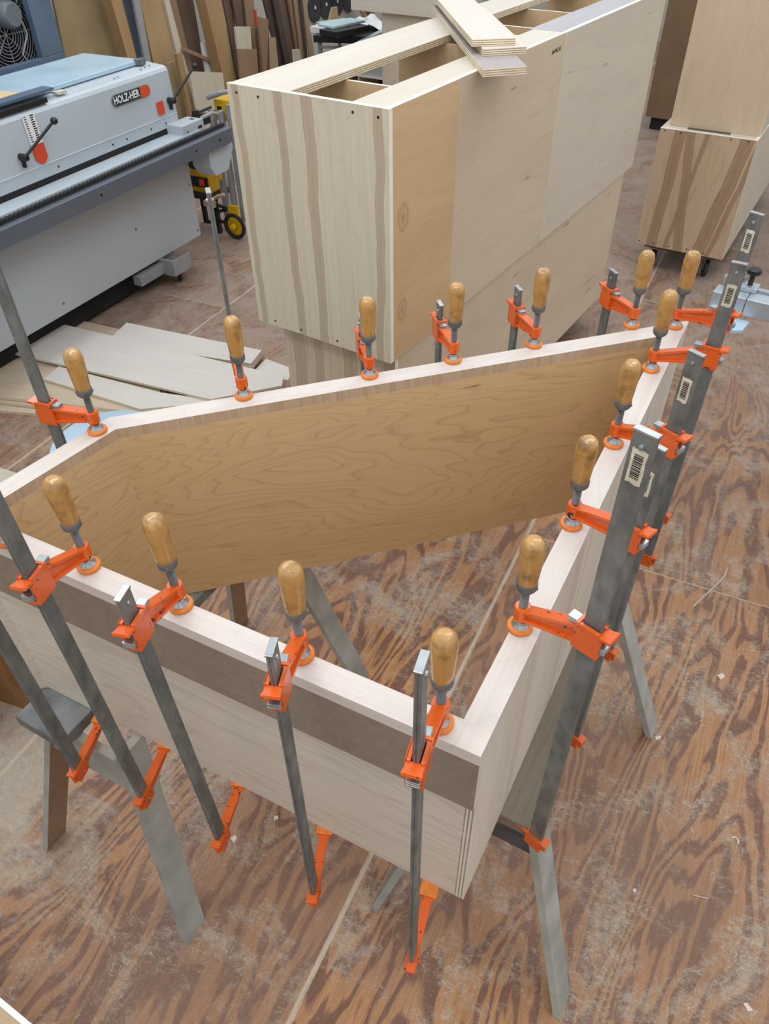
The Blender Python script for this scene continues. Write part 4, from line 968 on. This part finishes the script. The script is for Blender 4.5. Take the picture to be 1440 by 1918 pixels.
# ------------------------------------------------------------ yellow tools between machine and cabinet
pw = at(443, 447, 0)
ts = thing('yellow_tool_stand', 'folded grey tool stand with a yellow wheel beside the centre cabinet', 'tool stand', (pw.x, pw.y, 0), YM - PI / 2)
rw_ = .095
wh = part('wheel', MB().lathe([(.02, -.02), (rw_ * .85, -.02), (rw_ * .85, -.016), (rw_ * .8, -.014)], 30, T(0, 0, rw_, PI / 2)).lathe([(.02, -.022), (.075, -.022), (.08, -.012), (.02, -.010)], 30, T(0, 0, rw_, PI / 2)), [M['yellow']], ts, smooth=True)
part('tyre', MB().torus(rw_ - .012, .014, T(0, 0, rw_, PI / 2), 36, 10), [M['rubber']], wh, smooth=True)
part('hub', MB().lathe([(.022, 0), (.022, .03), (.012, .034)], 16, T(0, -.0, rw_, PI / 2)), [M['yellow']], wh, smooth=True)
part('frame', MB().box(-.11, -.07, .03, .07, .10, .88).box(-.03, .005, .03, .07, .12, .88).box(.03, .07, .05, .09, .12, .92), [M['grey_paint']], ts, bevel=.004)
part('bracket', MB().box(-.04, .05, -.0, .02, .13, .25).box(-.09, -.07, .0, .03, .42, .48), [M['yellow']], ts, bevel=.004)
part('strut', MB().tube([(0, .02, .09), (-.16, .03, .10), (-.3, .05, .06)], .013, 8).tube([(-.17, 0, .24), (-.05, .0, .22)], .012, 8).tube([(-.2, .0, .16), (-.08, .02, .2)], .012, 8), [M['black']], ts, smooth=True)
part('foot_clamp', MB().box(-.24, -.14, -.03, .0, .22, .26).tube([(-.2, -.02, .25), (-.1, -.02, .31), (-.04, -.02, .33)], .012, 8), [M['paper']], ts)
part('saw_body', MB().box(-.10, .16, .10, .36, .80, .93, 0).box(-.08, -.04, .098, .10, .84, .89, 1), [M['yellow'], M['black']], ts, bevel=.006, label='yellow saw body on top of the stand')
part('saw_handle', MB().tube([(-.12, .06, .95), (-.03, .08, .98)], .020, 12).tube([(-.03, .08, .98), (.10, .12, 1.0)], .015, 10), [M['grey_paint']], ts, smooth=True)
s_, z_ = onp(385, 372, -.30); pp = mloc(s_, -.30)
yp = thing('yellow_planer', 'yellow power planer with a black knob under the outfeed of the machine', 'power tool', (pp.x, pp.y, 0), YM - PI / 2)
part('body', MB().box(-.17, .08, -.02, .16, .30, .66), [M['yellow']], yp, bevel=.012)
part('knob', MB().lathe([(.02, 0), (.055, 0), (.06, .01), (.055, .025), (.03, .03)], 24, T(-.03, -.02, .53, PI / 2)).box(-.035, -.01, -.03, -.02, .55, .66), [M['black']], yp, smooth=False)
part('switch_panel', MB().box(-.12, .07, -.032, -.02, .345, .42), [M['black']], yp, bevel=.004)
part('switch', MB().box(.0, .04, -.042, -.032, .36, .405), [M['red']], yp)
part('base', MB().box(-.20, .10, -.04, .18, .26, .30), [M['rubber']], yp)
for x in (-.17, .06):
    for y in (0, .13): part('leg', MB().box(x, x + .03, y, y + .03, 0, .26), [M['rubber']], yp)

# ------------------------------------------------------------ sheets lying on the floor
def sheet(label, pts, z0, t, mat, edge='ply_edge', d=None, cat='sheet', group='plywood sheets lying on the floor', name='plywood_sheet'):
    P_ = [at(u, v, z0 + t).xy for u, v in pts]
    # square the measured outline up into a true rectangle-like board
    dr = d or (P_[1] - P_[0]).normalized(); a = math.atan2(dr.y, dr.x); o0 = P_[0]; Rm = Matrix.Rotation(-a, 2)
    pl = [Rm @ (p - o0) for p in P_]
    mb = MB().prism([(p.x, p.y) for p in pl], 0, t); mb.m = [0, 0] + [1] * len(pl)
    return tag(part(name, mb, [mat, M[edge]], loc=(o0.x, o0.y, z0), rot=(0, 0, a), bevel=0), label, cat, group)
W = M['sheet']; WT = M['sheet_tan']
sheet('brownish sheet, lower left one of the floor pile', [(-60, 764), (460, 806), (300, 690), (28, 664)][:4], 0, .016, WT)
sheet('second layer under the front of the floor pile', [(-62, 745), (330, 792), (300, 700), (20, 664)], .019, .016, WT)
sheet('third layer at the front edge of the floor pile', [(-64, 736), (300, 776), (300, 700), (24, 662)], .038, .016, WT)
sheet('pale sheet lying crosswise on the front layers of the pile', [(82, 710), (262, 766), (420, 752), (300, 735), (110, 686)], .056, .014, W)
sheet('narrow tan sheet peeping out at the top of the pile', [(100, 612), (260, 640), (262, 625), (138, 597)], .0, .03, WT)
sheet('low sheet under the right end of the pile', [(470, 700), (540, 712), (548, 690), (498, 672)], .0, .012, W)
sheet('lowest of three sheets at the far right of the pile', [(232, 640), (470, 692), (492, 664), (240, 612)], .013, .016, W)
sheet('middle of three sheets at the far right of the pile', [(232, 640), (470, 688), (492, 661), (240, 608)], .032, .016, W)
sheet('top of three sheets at the far right of the pile', [(200, 640), (470, 681), (490, 656), (237, 604)], .051, .016, W)
sheet('long whitish sheet lying on top of the floor pile', [(6, 657), (395, 748), (528, 722), (531, 704), (91, 601)], .072, .012, W)
sheet('pale board end at the left picture edge behind the frame', [(-60, 900), (30, 930), (60, 896), (-30, 865)], 0, .03, M['board_e'], group=None)

# white round drum behind the left bend
pdm = at(205, 828, .45)
dr_ = thing('white_drum', 'round white plastic drum with a bluish lid behind the left bend of the frame', 'drum', (pdm.x, pdm.y, 0))
part('drum_body', MB().lathe([(.20, 0), (.225, .02), (.23, .41), (.225, .42)], 44), [M['white']], dr_, smooth=True)
part('lid', MB().lathe([(.10, .42), (.233, .42), (.236, .425), (.236, .445), (.228, .451), (.02, .451)], 56), [M['machine_top']], dr_, smooth=True)

# rough crate at the left edge
k0, k1 = at(104, 1287, 0).xy, at(66, 1335, 0).xy
kd = (k1 - k0).normalized(); 
cr = thing('rough_plywood_crate', 'rough brown plywood crate standing on the floor at the left edge', 'crate', (k0.x, k0.y, 0), math.atan2(-kd.y, -kd.x))
# local x runs back from the near corner towards the right corner
wl_ = (k1 - k0).length
part('side_panel', MB().box(-wl_, .35, 0, .018, 0, .46), [M['rough_ply']], cr, bevel=.001)
part('front_panel', MB().box(-wl_, -wl_ + .018, .018, .45, 0, .46), [M['rough_ply']], cr)
part('corner_post', MB().box(-wl_ + .02, -wl_ + .06, .02, .06, 0, .46), [M['post']], cr)
wp = at(20, 1350, 0)
tag(part('white_sheet', MB().box(0, .02, -.0, .5, 0, .7), [M['white']], loc=(wp.x - .03, wp.y - .10, 0), rot=(0, 0, math.atan2(-kd.y, -kd.x))), 'white panel standing at the left edge in front of the rough crate', 'panel')

# board corner at the bottom left, near the viewer
pb0, pb1 = at(0, 1868, .95), at(60, 1918, .95); db = (pb1 - pb0).xy.normalized(); 
bt = thing('work_table', 'light board corner with a white edge at the bottom left corner of the picture', 'table', (pb0.x, pb0.y, 0), math.atan2(db.y, db.x))
part('table_top', MB().box(-1.35, .35, -.60, -.008, .93, .95), [M['board_c']], bt)  # only the corner is seen; the unseen rest is added to shade the floor
part('edge_strip', MB().box(-1.35, .35, -.008, .0, .925, .952), [M['white']], bt, label='white edge strip')
for x in (-1.28, .28): part('leg', MB().box(x, x + .05, -.56, -.51, 0, .93), [M['post']], bt)

# ------------------------------------------------------------ saw fence arm at the right edge
ZV = .90
v0 = at(1352, 545, ZV); v1 = at(1440, 566, ZV); dv_ = (v1 - v0).xy.normalized()
vs_ = thing('saw_table_fence', 'pale grey metal saw fence with a black knob reaching in at the right edge', 'saw fence', (v0.x, v0.y, 0), math.atan2(dv_.y, dv_.x))
lv = .9
part('housing', MB().box(-.03, .10, -.02, .06, ZV - .07, ZV).box(.102, lv, -.02, .06, ZV - .07, ZV), [M['alu']], vs_, bevel=.003)
part('slide_rail', MB().box(.0, lv, .062, .085, ZV - .03, ZV + .012), [M['zinc']], vs_, bevel=.002)
part('carriage', MB().box(.01, .12, .04, .10, ZV, ZV + .02), [M['alu']], vs_, bevel=.004)
part('support_plate', MB().prism([(-.06, -.02), (-.03, -.115), (.11, -.125), (.135, -.105), (.14, -.02)], ZV - .10, ZV - .085), [M['machine_top']], vs_, bevel=.002, label='pale rounded plate')
part('pivot_block', MB().lathe([(.02, 0), (.022, .003), (.022, .055), (.008, .057), (.008, .068)], 18, T(-.005, .10, ZV + .03, 0, PI / 2)).box(-.02, .03, .07, .10, ZV - .02, ZV + .03), [M['grey_paint']], vs_, smooth=False)
part('knob', MB().lathe([(.010, 0), (.010, .045), (.014, .047), (.026, .05), (.028, .056), (.027, .066), (.018, .071), (.004, .072)], 24, T(.085, .07, ZV + .018)), [M['black']], vs_, smooth=True)
part('stand', MB().box(.5, .8, -.02, .25, 0, ZV - .07), [M['grey_paint']], vs_)

# ------------------------------------------------------------ chips and shavings on the floor
def chip(label, u, v, L=.012, W_=.008, rz=0.):
    p = at(u, v, 0); tag(part('wood_chip', MB().prism([(-L, -W_), (L * .7, -W_ * .8), (L, W_ * .6), (-L * .6, W_)], 0, .003), [M['board_light']], loc=(p.x, p.y, .0), rot=(0, 0, rz)), label, 'wood chip', 'wood chips on the floor')
chip('pale wood chip on the floor halfway down near the right picture edge', 1350, 1267, .014, .011, .5)
chip('small rectangular pale chip near the bottom right corner', 1400, 1887, .012, .007, 2.0)
chip('pale chip on the floor right of the near sawhorse leg, in the lower middle', 1188, 1668, .006, .005, .2)
chip('triangular pale chip just beyond the clamp foot under the front edge', 438, 1571, .010, .009, 1.0)
chip('white speck-like chip on the floor under the front edge, right of the clamp foot', 517, 1532, .008, .007, .4)
chip('whitish chip beside the far foot of the right sawhorse', 1232, 1382, .012, .006, .3)
def shaving(label, pts, r=.0016):
    P_ = [at(u, v, .002) for u, v in pts]; tag(part('wood_shaving', MB().tube(P_, r, 6), [M['board_light']], smooth=True), label, 'wood shaving', 'thin wood shavings on the floor')
shaving('long thin curved sliver of wood lying on the floor at the right', [(1298, 1136), (1318, 1117), (1345, 1092), (1357, 1078), (1362, 1064)], .002)
shaving('short curl of shaving near the right picture edge', [(1369, 1569), (1377, 1568), (1382, 1574), (1382, 1581)], .003)
shaving('straight sliver on the floor at the lower right', [(1297, 1676), (1312, 1680), (1326, 1683)], .0014)
shaving('straight pale sliver on the floor left of the left sawhorse', [(87, 1412), (95, 1390), (104, 1367)], .0016)
